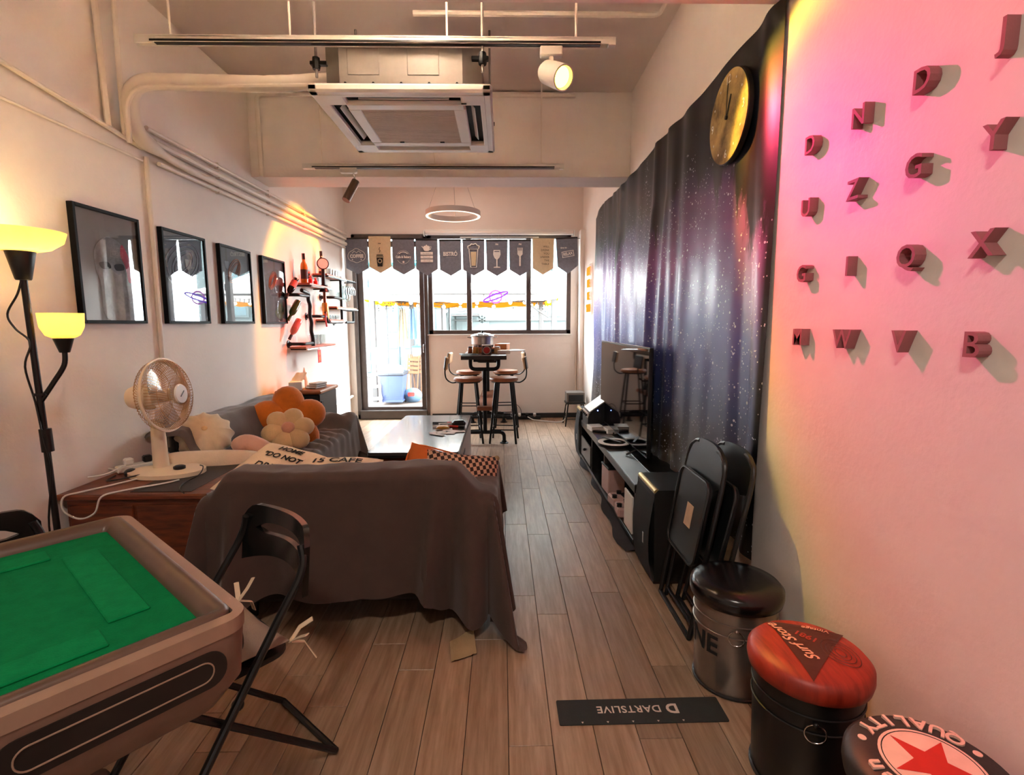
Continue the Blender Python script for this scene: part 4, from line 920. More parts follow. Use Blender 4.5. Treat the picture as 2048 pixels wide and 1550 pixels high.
# ================================================================== right wall
def galaxy_mat():
    m = bpy.data.materials.new('galaxy_fabric'); m.use_nodes = True; nt = m.node_tree; b = nt.nodes['Principled BSDF']; L = nt.links.new
    N = nt.nodes.new
    b.inputs['Roughness'].default_value = .36; b.inputs['Specular IOR Level'].default_value = .5; b.inputs['Sheen Weight'].default_value = .14; b.inputs['Sheen Tint'].default_value = (.7, .78, 1, 1); b.inputs['Sheen Roughness'].default_value = .35
    uv = N('ShaderNodeTexCoord'); sp = N('ShaderNodeSeparateXYZ'); L(uv.outputs['UV'], sp.inputs[0])
    n1 = N('ShaderNodeTexNoise'); n1.inputs['Scale'].default_value = 3.2; n1.inputs['Detail'].default_value = 5; L(uv.outputs['UV'], n1.inputs[0])
    # vertical dye: yellow brown at the hem, blue, violet, night at the top
    ad = N('ShaderNodeMath'); ad.operation = 'MULTIPLY_ADD'; ad.inputs[1].default_value = .35; L(n1.outputs[0], ad.inputs[0]); L(sp.outputs[1], ad.inputs[2])
    r = N('ShaderNodeValToRGB'); e = r.color_ramp.elements
    e[0].position = .12; e[0].color = (*lin('#453a2d'), 1); e[1].position = 1.1; e[1].color = (*lin('#0c0d14'), 1)
    for p, c in ((.3, '#4a4238'), (.45, '#3d4c7c'), (.62, '#5c5aa6'), (.8, '#86528f'), (.95, '#3a2c50')):
        q = e.new(p); q.color = (*lin(c), 1)
    L(ad.outputs[0], r.inputs[0])
    # tree silhouettes hanging in from the upper edge, ragged
    n2 = N('ShaderNodeTexNoise'); n2.inputs['Scale'].default_value = 1; n2.inputs['Detail'].default_value = 6; n2.inputs['Roughness'].default_value = .7
    mp = N('ShaderNodeMapping'); mp.inputs['Scale'].default_value = (70, 7, 1); L(uv.outputs['UV'], mp.inputs[0]); L(mp.outputs[0], n2.inputs[0])
    n4 = N('ShaderNodeTexNoise'); n4.inputs['Scale'].default_value = 1; n4.inputs['Detail'].default_value = 2
    m4 = N('ShaderNodeMapping'); m4.inputs['Scale'].default_value = (9, .2, 1); m4.inputs['Location'].default_value = (2.3, 0, 0); L(uv.outputs['UV'], m4.inputs[0]); L(m4.outputs[0], n4.inputs[0])
    t1 = N('ShaderNodeMath'); t1.operation = 'MULTIPLY_ADD'; t1.inputs[1].default_value = .34; L(n2.outputs[0], t1.inputs[0]); L(sp.outputs[1], t1.inputs[2])
    w3 = N('ShaderNodeMath'); w3.operation = 'MULTIPLY_ADD'; w3.inputs[1].default_value = .95; L(n4.outputs[0], w3.inputs[0]); L(t1.outputs[0], w3.inputs[2])
    ed = N('ShaderNodeMapRange'); ed.inputs[1].default_value = .0; ed.inputs[2].default_value = .16; ed.inputs[3].default_value = .3; ed.inputs[4].default_value = 0; L(sp.outputs[0], ed.inputs[0])
    w5 = N('ShaderNodeMath'); L(w3.outputs[0], w5.inputs[0]); L(ed.outputs[0], w5.inputs[1])
    tr = N('ShaderNodeMapRange'); tr.inputs[1].default_value = 1.44; tr.inputs[2].default_value = 1.49; L(w5.outputs[0], tr.inputs[0])
    mx = N('ShaderNodeMix'); mx.data_type = 'RGBA'; L(tr.outputs[0], mx.inputs[0]); L(r.outputs[0], mx.inputs[6]); mx.inputs[7].default_value = (*lin('#08080b'), 1)
    hm = N('ShaderNodeMapRange'); hm.inputs[1].default_value = .006; hm.inputs[2].default_value = .016; L(sp.outputs[0], hm.inputs[0])
    mh = N('ShaderNodeMix'); mh.data_type = 'RGBA'; L(hm.outputs[0], mh.inputs[0]); mh.inputs[6].default_value = (*lin('#070709'), 1); L(mx.outputs[2], mh.inputs[7])   # black hem
    # printed stars
    res = mh.outputs[2]
    for sc, th, amt in ((55, .15, 1.0), (120, .19, .9), (30, .10, 1.0)):
        vo = N('ShaderNodeTexVoronoi'); vo.inputs['Scale'].default_value = sc; ms = N('ShaderNodeMapping'); ms.inputs['Scale'].default_value = (1.7, 1, 1); ms.inputs['Location'].default_value = (sc, sc * .3, 0)
        L(uv.outputs['UV'], ms.inputs[0]); L(ms.outputs[0], vo.inputs[0])
        lt = N('ShaderNodeMath'); lt.operation = 'LESS_THAN'; lt.inputs[1].default_value = th; L(vo.outputs['Distance'], lt.inputs[0])
        sx_ = N('ShaderNodeSeparateColor'); L(vo.outputs['Color'], sx_.inputs[0])
        gt = N('ShaderNodeMath'); gt.operation = 'GREATER_THAN'; gt.inputs[1].default_value = .45; L(sx_.outputs[0], gt.inputs[0])
        ml = N('ShaderNodeMath'); ml.operation = 'MULTIPLY'; L(lt.outputs[0], ml.inputs[0]); L(gt.outputs[0], ml.inputs[1])
        iv = N('ShaderNodeMath'); iv.operation = 'SUBTRACT'; iv.inputs[0].default_value = amt; L(tr.outputs[0], iv.inputs[1]); iv.use_clamp = True
        m2 = N('ShaderNodeMath'); m2.operation = 'MULTIPLY'; L(ml.outputs[0], m2.inputs[0]); L(iv.outputs[0], m2.inputs[1])
        q = N('ShaderNodeMix'); q.data_type = 'RGBA'; L(m2.outputs[0], q.inputs[0]); L(res, q.inputs[6]); q.inputs[7].default_value = (*lin('#d9dcea'), 1); res = q.outputs[2]
    L(res, b.inputs['Base Color'])
    n3 = N('ShaderNodeTexNoise'); n3.inputs['Scale'].default_value = 140; L(uv.outputs['UV'], n3.inputs[0]); bp = N('ShaderNodeBump'); bp.inputs['Strength'].default_value = .08; L(n3.outputs[0], bp.inputs['Height']); L(bp.outputs[0], b.inputs['Normal'])
    return m
TY0, TY1 = 2.18, 6.32
def tap_top(u):  # u=0 near camera; hung from pins, sagging between them
    pins = [(0, 2.67), (.03, 2.665), (.37, 2.665), (.62, 2.66), (.9, 2.70), (1, 2.62)]
    for (a, za), (b, zb) in zip(pins, pins[1:]):
        if a <= u <= b:
            t = (u - a) / (b - a); return za + (zb - za) * t - .30 * (b - a) ** 2 * 4 * t * (1 - t) * .55
    return 2.62
def tap(u, v):
    y = TY0 + (TY1 - TY0) * u; zt_ = tap_top(u); zb = .30 + .03 * math.sin(u * 9); z = zb + (zt_ - zb) * v
    k = 1 - v * .75
    d = .012 + .016 * math.sin(u * 46 + 2.4 * nz(u * 6, v * .8) * 3) * (.35 + .65 * k) + .02 * nz(u * 9, v * 1.2, 2) * k + .018 * nz(u * 24, v * .7, 5) * k
    for c, w, a, sl in ((.335, .016, .05, .02), (.40, .014, .045, .012), (.67, .018, .05, -.01), (.71, .012, .03, 0), (.86, .012, .025, 0)):
        q = (u - c - sl * (1 - v)) / w; d += a * math.exp(-q * q) * (.3 + .7 * math.sin(min(v * 1.1 + .1, 1) * PI) ** .5)
    return (XR - .004 - max(d, .0) - .01 * k, y, z)
g = G(); g.grid(260, 60, tap)
o = build('galaxy_tapestry', g, galaxy_mat(), smooth=70)
uvl = o.data.uv_layers.new(name='uv')
for lp in o.data.loops:
    k = lp.vertex_index; uvl.data[lp.index].uv = ((k % 261) / 260 , (k // 261) / 60)
tag(o, 'large night sky tapestry with stars hanging in folds on the right wall', 'tapestry')
# wall clock: photographed moon disc
def moon_mat():
    m = mat('moon_face', '#b8995c', .55, var=(7, .5), col2='#614a22', bump=(25, .1)); return m
t = thing('wall_clock', 'round golden moon faced wall clock on the tapestry', 'clock', (XR - .055, 2.585, 2.355))
Mc = frame((0, 0, 0), (0, -1, 0), (0, 0, 1))   # local z looks into the room (-X)
build('clock_case', G().lathe([(.212, -.025), (.212, -.004), (.208, .0)], 56, M=Mc), mat('clock_case_dark', '#1b1712', .5, var=(9, .2)), t)
fc = build('clock_face', G().lathe([(.209, .0005), (.001, .0015)], 56, M=Mc), moon_mat(), t)
for k in range(12):
    a = R(90 - 30 * k); p = Vector((.17 * math.cos(a), .17 * math.sin(a), .003))
    if k % 3 == 0: build('numeral', G().add(*text(str(k or 12), .055, .001), M=Mc @ Matrix.Translation(p)), m_print_w, fc, smooth=0)
    else: build('hour_dot', G().lathe([(.006, 0), (.001, .002)], 10, M=Mc @ Matrix.Translation(p)), m_print_w, fc)
build('hour_hand', G().box((0, .045, .006), (.009, .11, .002), 0, Mc @ Matrix.Rotation(R(-24), 4, 'Z')), m_black, fc)
build('minute_hand', G().box((0, .07, .009), (.006, .16, .002), 0, Mc @ Matrix.Rotation(R(-4), 4, 'Z')), m_black, fc)
build('hand_pin', G().lathe([(.01, .003), (.01, .012), (.001, .013)], 12, M=Mc), m_black, fc)
# foam letters
m_let = mat('mauve_foam', '#a3696b', .85, bump=(150, .12), var=(12, .1))
rows = [(2.008, 'DNDJ'), (1.786, 'UZGY'), (1.548, 'GIQX'), (1.313, 'MWVB')]; cols = [1.922, 1.668, 1.425, 1.2]
nth = {('D', 0): 'farther letter D, top row left', ('D', 2): 'nearer letter D, top row third', ('G', 2): 'upper letter G in the second row', ('G', 0): 'lower letter G in the third row'}
rown = ('top', 'second', 'third', 'bottom')
for r_, (z, s) in enumerate(rows):
    for c_, ch in enumerate(s):
        lab = 'mauve foam ' + (nth[(ch, c_)] if (ch, c_) in nth else f'wall letter {ch} in the {rown[r_]} row of letters')
        v, f = text(ch, .088, .032, bold=.0006)
        M = frame((0, 0, 0), (0, -1, 0), (0, 0, 1))
        solo('foam_letter', G().add(v, f, M), m_let, lab, 'letter', (XR - .0165, cols[c_], z), group='foam letters on the pink lit wall', smooth=25)
# orange neon word sign near the window
m_neon = emit_mat('orange_neon', (1, .17, .015), 1.9)
t = thing('neon_sign', 'orange neon sign of four stacked words on a clear board by the window', 'neon sign', (XR - .03, 6.68, 1.8))
build('backing_board', G().box((.012, 0, 0), (.006, .34, .66), .002), mat('clear_acrylic', '#f2efe9', .15, alpha=.35), t)
for k, (w, z) in enumerate((('LET', .235), ('ME', .08), ('BE', -.08), ('YOU', -.235))):
    g = G(); g.add(*text(w, .14, .012, bold=.002), M=frame((-.004, 0, z), (0, -1, 0), (0, 0, 1)))
    build('neon_word', g, m_neon, t, smooth=0)

# ------------------------------------------------------------------ TV console
t = thing('tv_console', 'long black open TV console against the tapestry', 'tv console', (.965, 4.0, 0))
L_ = 2.1; m_con = mat('console_black', '#1a1918', .28, var=(9, .2)); m_con2 = mat('console_grey_edge', '#4d4b49', .3, var=(9, .1))
build('console_top', G().box((-.09, 0, .40), (.17, L_, .024), .003), m_con2, t); build('top_inset', G().box((.08, 0, .402), (.2, L_, .024), .003), m_con, t)
build('console_base', G().box((0, 0, .05), (.36, L_, .03), .003), m_con, t); build('back_panel', G().box((.165, 0, .22), (.015, L_, .34)), m_con, t)
for y in (-L_ / 2 + .01, -.1, .45, L_ / 2 - .01): build('divider', G().box((0, y, .225), (.34, .02, .33), .002), m_con2 if y == -.1 else m_con, t)
build('front_rail', G().box((-.17, 0, .38), (.012, L_, .05), .002), m_con, t)
for y in (-.98, 0, .98):
    for x in (-.14, .14): build('console_foot', G().box((x, y, .0175), (.04, .04, .035), .004), m_con, t)
dw = build('drawer_front', G().box((-.172, .74, .17), (.012, .52, .18), .003), m_con2, t); build('drawer_knob', G().ball((-.19, .74, .18), .014), m_black, dw)
# dark cloth spread under the console
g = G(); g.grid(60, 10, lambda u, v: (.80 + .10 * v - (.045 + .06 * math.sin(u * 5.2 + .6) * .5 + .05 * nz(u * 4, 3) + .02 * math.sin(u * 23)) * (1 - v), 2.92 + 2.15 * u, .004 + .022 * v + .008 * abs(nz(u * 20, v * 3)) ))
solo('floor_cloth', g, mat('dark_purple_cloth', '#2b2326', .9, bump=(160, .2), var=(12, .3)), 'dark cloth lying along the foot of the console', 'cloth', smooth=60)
# television
t = thing('television', 'large black flat television standing on the console', 'television', (.98, 4.13, .412), R(1.2))
build('bezel', G().box((0, 0, .415), (.028, 1.50, .76), .006), m_black, t)
build('screen', G().box((-.0145, 0, .418), (.002, 1.48, .735)), mat('screen_glass', '#07070c', .04, spec=.8, var=(3, .1)), t, smooth=0)
build('top_trim', G().box((-.004, 0, .796), (.02, 1.5, .004)), m_chrome, t)
for s in (-.5, .5): build('tv_foot', G().tube([(-.09, s, .006), (0, s, .045), (.1, s, .006)], .007, 8), m_blackm, t)
# ring light lying in front
t = thing('ring_light', 'white ring light lying flat on the console before the television', 'ring light', (.885, 3.95, .414))
build('ring_body', G().ring(.135, .085, 0, .022, 48), m_black, t); build('ring_diffuser', G().ring(.13, .09, .022, .026, 48), m_white, t)
build('ring_bracket', G().box((0, .03, .035), (.02, .22, .006), .002, Matrix.Rotation(R(28), 4, 'Z')), m_black, t)
# mixer amplifier
t = thing('mixer', 'black audio mixer with a sloped silver panel on the far end of the console', 'mixer', (.95, 4.86, .412), 0)
build('mixer_body', G().prism([(-.15, 0), (.15, 0), (.15, .30), (.12, .31), (-.13, .13), (-.15, .08)], -.16, .16, frame((0, 0, 0), (1, 0, 0), (0, 0, 1))), m_black, t)
d = Vector((.25, 0, .18)).normalized(); Ms = frame((-.005, 0, .225), (0, -1, 0), d)
build('silver_panel', G().box((0, 0, 0), (.32, .32, .012), .003, Ms), mat('silver_panel', '#b9b4ac', .35, .6, var=(12, .1)), t)
pl = build('front_strip', G().box((-.146, 0, .10), (.012, .3, .05), .003), m_whitem, t)
for k in range(4): build('knob', G().lathe([(.012, 0), (.01, .018)], 12, M=frame((-.152, -.11 + .073 * k, .10), (0, -1, 0), (0, 0, 1))), m_black, pl)
build('power_led', G().ball((-.06, -.162, .15), .005), emit_mat('blue_led', (.15, .25, 1), 12), t)
for k, (x, y, w, l, lab, mm) in enumerate(((.84, 4.52, .12, .15, 'pale boxed remote on the console beside the mixer', m_paper), (.96, 4.42, .12, .16, 'small pale box nearer the television stand', m_paper))):
    t = thing('small_box', lab, 'box', (x, y, .414), R(8)); build('box_body', G().box((0, 0, .018), (w, l, .036), .003), mm, t); build('box_lid', G().box((0, 0, .038), (w + .002, l + .002, .008), .002), m_whitem, t)
solo('remote_control', G().box((0, 0, .01), (.04, .2, .018), .006), m_black, 'black remote control lying between the pale boxes', 'remote', (.89, 4.40, .413), R(60))
# things on the lower shelf
m_ctl = mat('controller_rose', '#c9a6a0', .45, var=(9, .08))
for k, (y, lab) in enumerate(((3.55, 'farther pale pink game controller box on the lower console shelf'), (3.36, 'nearer pale pink game controller box on the lower console shelf'))):
    t = thing('game_pad', lab, 'game controller', (.85, y, .066), R(6 - 10 * k))
    build('pad_body', G().box((0, 0, .035), (.15, .16, .07), .012), m_ctl, t)
    for s in (-1, 1): build('stick', G().lathe([(.018, .07), (.016, .085), (.02, .09)], 14, (-.03 + .03 * s, .04 * s, 0)), m_black, t)
    build('pad_panel', G().box((.03, 0, .071), (.05, .1, .004), .001), m_black, t)
t = thing('game_console', 'white and black upright game console on the console shelf', 'game console', (.86, 3.12, .066))
build('console_shell', G().box((-.06, 0, .12), (.012, .2, .24), .004).box((.06, 0, .12), (.012, .2, .24), .004), m_white, t); build('console_core', G().box((0, 0, .115), (.108, .19, .23), .006), m_black, t); build('console_light', G().box((0, -.0965, .2), (.06, .002, .004)), emit_mat('pale_blue_led', (.3, .6, 1), 3), t)
t = thing('storage_tin', 'tan storage box with dark lid on the console shelf', 'box', (.86, 3.86, .066), R(4))
build('box_body', G().box((0, 0, .1), (.13, .2, .2), .006), m_ctl, t); build('box_lid', G().box((0, 0, .205), (.14, .21, .02), .005), m_black, t)
solo('gadget_bottle', G().lathe([(.022, 0), (.025, .01), (.025, .16), (.012, .19), (.012, .21)], 14), m_black, 'dark spray bottle beside the tan storage box', 'bottle', (.84, 4.0, .066))
# speakers
def speaker(label, y, w=.30):
    t = thing('loudspeaker', label, 'speaker', (.92, y, 0), group='floor speakers at both ends of the console'); h = .515; d = .30
    build('cabinet', G().prism([(-d / 2 + .02, .02), (d / 2, .02), (d / 2, h), (-d / 2 + .03, h), (-d / 2 + .01, h - .02)], -w / 2, w / 2, frame((0, 0, 0), (1, 0, 0), (0, 0, 1))), mat('speaker_black', '#161514', .5, bump=(200, .1), var=(30, .2)), t)
    def fr(u, v):
        z = .03 + (h - .05) * v; return (-d / 2 + .015 - .03 * math.sin(PI * min(v * .9 + .1, 1)), w * .485 * (2 * u - 1), z)
    gg = G(); gg.grid(4, 14, fr); build('front_grille', gg, mat('grille_cloth', '#0f0e0e', .8, bump=(400, .3), var=(40, .2)), t, smooth=60)
    build('gold_edge', G().tube([(-d / 2 + .025, -w / 2 + .008, h - .012), (-d / 2 + .025, w / 2 - .008, h - .012)], .016, 12), mat('gold_trim', '#c9a96a', .3, .7, var=(10, .1)), t)
    build('badge', G().box((-d / 2 - .014, -w * .18, .22), (.004, .02, .06), .001), m_steel, t)
    build('speaker_base', G().box((0, 0, .01), (d - .04, w - .02, .02), .003), m_dkwood, t)
speaker('black floor speaker with a gold edge nearest the camera', 2.69, .33)
speaker('black floor speaker at the far end of the console', 5.16, .22)

# ------------------------------------------------------------------ folded chairs leaning on the wall
def folded_chair(label, x0, y, lean, sticker):
    t = thing('folded_chair', label, 'chair', (x0, y, 0), rot=(0, R(lean), 0), group='folded chairs leaning on the right wall'); w = .2
    for s in (-1, 1):
        build('side_leg', G().tube(smooth_path([(0, s * w, .01), (0, s * w, .4), (0, s * w, .74), (0, s * (w - .05), .815), (0, s * (w - .1), .83)], 5), .011, 8), m_black, t)
        build('inner_leg', G().tube([(.018, s * (w - .03), .012), (.018, s * (w - .03), .62)], .01, 8), m_black, t)
    build('foot_bar', G().tube([(0, -w, .011), (0, w, .011)], .011, 8), m_black, t); build('inner_bar', G().tube([(.02, -w + .03, .05), (.02, w - .03, .05)], .009, 8), m_black, t)
    Mx = frame((0, 0, 0), (0, -1, 0), (0, 0, 1))
    build('backrest', G().prism([(p.x, p.y) for p in smooth_path([(-.19, .68, 0), (-.16, .80, 0), (-.08, .845, 0), (.08, .845, 0), (.16, .80, 0), (.19, .68, 0), (0, .66, 0)], 4, True)], -.012, .006, Mx), m_black, t)
    st = build('seat', G().prism(rrect(.34, .38, .05), .018, .034, Mx @ Matrix.Translation((0, .5, 0))), mat('satin_black', '#17191a', .3, var=(6, .2)), t)
    build('seat_rim', G().tube([Mx @ Vector((x, y_ + .5, .036)) for x, y_ in rrect(.34, .38, .05)], .007, 6, True), m_black, st)
    if sticker: build('paper_sticker', G().box((.02, .5, .0355), (.075, .105, .001), 0, Mx), mat('beige_sticker', '#c9a78a', .8, var=(20, .15)), st)
folded_chair('folded black chair with a paper sticker under the seat, leaning on the wall', .80, 2.25, 9.5, True)
folded_chair('folded black chair behind the one with the paper sticker', .87, 2.20, 11.5, False)

# ------------------------------------------------------------------ bucket stools
def bucket(label, x, y, m_body, m_seat, r=.148, h=.41):
    t = thing('bucket_stool', label, 'stool', (x, y, 0), group='padded bucket stools along the right wall')
    b = build('bucket', G().lathe([(r * .92, 0), (r * .94, .006), (r * .97, h * .4), (r * 1.0, h - .085), (r * .99, h - .07)], 44), m_body, t)
    for z in (h - .12, h - .165): build('rolled_bead', G().tube([(r * 1.002 * math.cos(2 * PI * k / 44), r * 1.002 * math.sin(2 * PI * k / 44), z) for k in range(44)], .0035, 6, True), m_body, b)
    build('bottom_rim', G().tube([(r * .945 * math.cos(2 * PI * k / 44), r * .945 * math.sin(2 * PI * k / 44), .006) for k in range(44)], .006, 6, True), m_black, b)
    a0 = R(-112); pr_ = Vector((r * 1.03 * math.cos(a0), r * 1.03 * math.sin(a0), h - .16)); tang = Vector((-math.sin(a0), math.cos(a0), 0))
    build('ring_handle', G().tube([pr_ + tang * (.027 * math.cos(2 * PI * k / 28)) + Vector((0, 0, .027 * math.sin(2 * PI * k / 28))) for k in range(28)], .002, 6, True), m_chrome, b)
    build('ring_lug', G().ball(pr_ + Vector((0, 0, .027)), .008), m_body, b)
    s = build('padded_seat', G().lathe([(r * 1.02, h - .075), (r * 1.1, h - .066), (r * 1.13, h - .045), (r * 1.12, h - .022), (r * 1.02, h - .006), (r * .7, h), (.001, h + .001)], 56), m_seat, t, smooth=50)
    return t, b, s
m_zinc = mat('zinc_sheet', '#9c9189', .3, .8, var=(5, .18)); m_bkt = mat('matt_black_bucket', '#0f0e0f', .4, var=(20, .3)); m_leath = mat('black_leather', '#151213', .22, bump=(60, .05), var=(9, .3))
R0 = .148
t, b, s = bucket('grey metal bucket stool with a black leather seat', .885, 1.82, m_zinc, m_leath)
def curved_text(txt, size, a0, z, r, th=.0015, bold=.0015):
    v, f = text(txt, size, .001, bold=bold); return G().add([((r + th + p[2]) * math.cos(a0 + p[0] / r), (r + th + p[2]) * math.sin(a0 + p[0] / r), z + p[1]) for p in v], f)
build('stencilled_word', curved_text('WINE', .10, R(-186), .19, R0 * .985), m_print_k, b, smooth=0)
m_redw = mat('red_wood_print', '#a8321e', .45, var=(5, .35), col2='#7d1f10', stretch=(9, 1.2, 1))
t, b, s = bucket('black bucket stool with a red wood print seat reading Surf Store', .908, 1.395, m_bkt, m_redw)
Mt = Matrix.Translation((0, 0, .4118))
m_tri = mat('maroon_print', '#471a14', .5, var=(20, .25))
def dome(x, y): q = math.hypot(x, y) / R0; return .002 - .0 if q < .68 else .002 - .0075 * ((q - .68) / .34) ** 1.3
def on_dome(g, lift): g.v = [(x, y, .41 + dome(x, y) + lift + max(0, z)) for x, y, z in g.v]; return g
def tri_pt(u, v):
    A, B_, C_ = Vector((-.07, -.138)), Vector((-.052, .145)), Vector((.148, .066)); p = A.lerp(B_.lerp(C_, u), v); return (p.x, p.y, 0)
build('triangle_print', on_dome(G().grid(14, 18, tri_pt), .0004), m_tri, s, smooth=0)
m_ltr = mat('rose_lettering', '#e0a58f', .6, var=(30, .1))
def pw(txt, sz, x, y, a, m, bold=.0008, shear=.35): build('print_word', on_dome(G().add(*text(txt, sz, .001, bold=bold, shear=shear), M=Matrix.Translation((x, y, 0)) @ Matrix.Rotation(R(a), 4, 'Z')), .0012), m, s, smooth=0)
pw('Surf Store', .047, -.033, .033, 101, m_ltr); pw('Vintage', .026, .072, .085, 159, m_ltr, .0004, .3); pw('1981', .034, .02, .05, 130, m_redw, .001, 0)
def rings(cx, cy, n):
    for k in range(n): build('wood_ring_print', on_dome(G().tube([(cx + (.012 + .011 * k) * math.cos(q), cy + (.02 + .014 * k) * math.sin(q), 0) for q in [2 * PI * j / 24 for j in range(24)]], .0011, 4, True), .0005), m_tri, s)
rings(.075, -.03, 4)
m_ivp = mat('cream_print', '#e6c4b4', .6, var=(30, .08)); m_redp = mat('red_print', '#c32316', .55, var=(30, .1)); m_seatk = mat('charcoal_vinyl', '#262625', .5, bump=(90, .06), var=(12, .2))
t, b, s = bucket('black bucket stool with a red star and QUALITY printed on its seat', .935, .985, m_bkt, m_seatk)
Mt = Matrix.Translation((0, 0, .4112)) @ Matrix.Rotation(R(167), 4, 'Z')
build('print_disc', G().prism(circ(.1, 48), -.002, .0006, Mt), m_ivp, s, smooth=0); build('print_ring', G().tube([Mt @ Vector((.093 * math.cos(2 * PI * k / 48), .093 * math.sin(2 * PI * k / 48), .0006)) for k in range(48)], .0012, 4, True), m_print_k, s)
build('star_print', G().prism([((.088 if k % 2 == 0 else .034) * math.cos(R(90 + 36 * k)), (.088 if k % 2 == 0 else .034) * math.sin(R(90 + 36 * k))) for k in range(10)], .0006, .0014, Mt), m_redp, s, smooth=0)
def arc_text(txt, rad, a_mid, size, dstep, flip=False):
    g = G(); n = len(txt)
    for k, ch in enumerate(txt):
        if ch == ' ': continue
        a = a_mid - (k - (n - 1) / 2) * dstep
        M = Mt @ Matrix.Rotation(a, 4, 'Z') @ Matrix.Translation((0, rad, -.003)) if not flip else Mt @ Matrix.Rotation(a_mid + (k - (n - 1) / 2) * dstep, 4, 'Z') @ Matrix.Translation((0, -rad, -.003))
        g.add(*text(ch, size, .008, bold=.0012), M=M)
    return g
build('print_word', arc_text('QUALITY', .129, 0, .046, R(15), True), m_ivp, s, smooth=0)
build('print_word', arc_text('en', .127, R(-72), .05, R(16)), m_ivp, s, smooth=0)
g = G()
for a in (116, -116): g.lathe([(.008, -.005), (.009, .0008), (.001, .001)], 14, M=Mt @ Matrix.Rotation(R(a), 4, 'Z') @ Matrix.Translation((0, .129, -.003)))
build('print_dot', g, m_ivp, s)

# ------------------------------------------------------------------ darts line mat
t = thing('throw_line_mat', 'black DARTSLIVE throw line mat on the floor', 'floor mat', (.483, 1.65, 0), R(.4))
build('mat_sheet', G().prism(rrect(.59, .117, .006), .0005, .0035), mat('mat_rubber', '#262724', .75, bump=(300, .1), var=(20, .2)), t)
m_mp = mat('mat_print', '#d6c3b6', .7, var=(30, .08)); Mz = Matrix.Translation((-.02, .008, .0042)) @ Matrix.Rotation(PI, 4, 'Z')
build('mat_word', G().add(*text('DARTSLIVE', .045, .001, bold=.0004, spacing=1.05), M=Mz @ Matrix.Translation((.02, 0, 0))), m_mp, t, smooth=0)
build('mat_logo', G().add(*text('D', .06, .001, bold=.002), M=Mz @ Matrix.Translation((-.135, 0, 0))), m_mp, t, smooth=0)
for k in range(5): build('mat_marker', G().prism([(-.004, -.047), (.004, -.047), (0, -.054)], .0036, .0045, Matrix.Translation((-.215 + .088 * k, .0, 0))), m_mp, t, smooth=0)

# ================================================================== window end
# bar table on pipe legs
tx, ty0, ty1, tz = -.205, 5.6, 7.28, 1.025
t = thing('bar_table', 'high narrow bar table with dark wood top on black pipe legs', 'bar table', (tx, 6.44, 0))
m_btop = mat('walnut_plank', '#5b3521', .35, var=(4, .4), stretch=(14, 1.2, 1)); m_bed = mat('dark_edge', '#241610', .5, var=(20, .3))
tp = build('table_top', G().box((0, 0, tz - .018), (.50, ty1 - ty0, .036), .003), m_btop, t)
build('edge_band', G().box((0, -(ty1 - ty0) / 2 - .002, tz - .022), (.502, .006, .044), .001), m_bed, tp)
build('apron', G().box((0, 0, tz - .055), (.24, ty1 - ty0 - .2, .04), .003), m_dkwood, t)
for y in (-.64, .62):
    lg = build('leg_frame', G().tube(bend([(-.16, y, tz - .04), (-.16, y, .86), (.16, y, .86), (.16, y, tz - .04)], .06, 6), .022, 12).tube([(0, y, .86), (0, y, .12)], .024, 12)
               .tube(bend([(-.22, y, .008), (-.22, y, .13), (.22, y, .13), (.22, y, .008)], .06, 6), .022, 12), m_blackm, t)
    for s in (-1, 1):
        build('floor_flange', G().lathe([(.05, 0), (.05, .008), (.028, .014), (.028, .03)], 18, (s * .22, y, 0)), m_blackm, lg)
        build('top_flange', G().lathe([(.045, tz - .05), (.045, tz - .038)], 16, (s * .16, y, 0)), m_blackm, lg)
build('foot_shelf', G().box((0, 0, .42), (.17, 1.5, .045), .006), m_wood, t)
# bar stools
def stool_parts(t, back):
    build('seat', G().lathe([(.15, .715), (.163, .72), (.168, .738), (.16, .757), (.12, .763), (.001, .765)], 32), m_brownl, t)
    build('seat_plate', G().lathe([(.14, .70), (.15, .716)], 24), m_blackm, t)
    for k in range(4):
        a = R(45 + 90 * k); build('leg', G().tube([(.12 * math.cos(a), .12 * math.sin(a), .705), (.215 * math.cos(a), .215 * math.sin(a), 0)], .013, 8), m_blackm, t)
    for z in (.16, .30):
        r = (.215 - (.215 - .12) * z / .705); pts = [(r * math.cos(R(45 + 90 * k)), r * math.sin(R(45 + 90 * k)), z) for k in range(4)]
        build('foot_ring', G().tube(pts, .007, 6, True), m_blackm, t)
    s = back   # backrest side (+1 / -1 along x)
    build('back_bar', G().tube(smooth_path([(s * .12, 0, .705), (s * .19, 0, .70), (s * .25, 0, .745), (s * .265, 0, .82), (s * .255, 0, .88)]), .008, 8), m_blackm, t)
    bk = build('backrest', G().box((0, 0, 0), (.03, .22, .145), .013, Matrix.Translation((s * .245, 0, .925)) @ Matrix.Rotation(R(-8 * s), 4, 'Y')), m_tan, t)
    build('back_shell', G().box((0, 0, 0), (.012, .222, .147), .005, Matrix.Translation((s * .262, 0, .925)) @ Matrix.Rotation(R(-8 * s), 4, 'Y')), m_bed, bk)
for k, (x, y, s, lab) in enumerate(((-.40, 5.9, -1, 'near left bar stool with its tan backrest to the left'), (.015, 5.9, 1, 'near right bar stool with its tan backrest to the right'), (-.45, 6.78, -1, 'far left bar stool close to the window wall'), (.04, 6.82, 1, 'far right bar stool close to the window wall'))):
    st = thing('bar_stool', lab, 'bar stool', (x, y, 0), R((8, -6, -4, 5)[k]), 'leather bar stools at the bar table'); stool_parts(st, s)
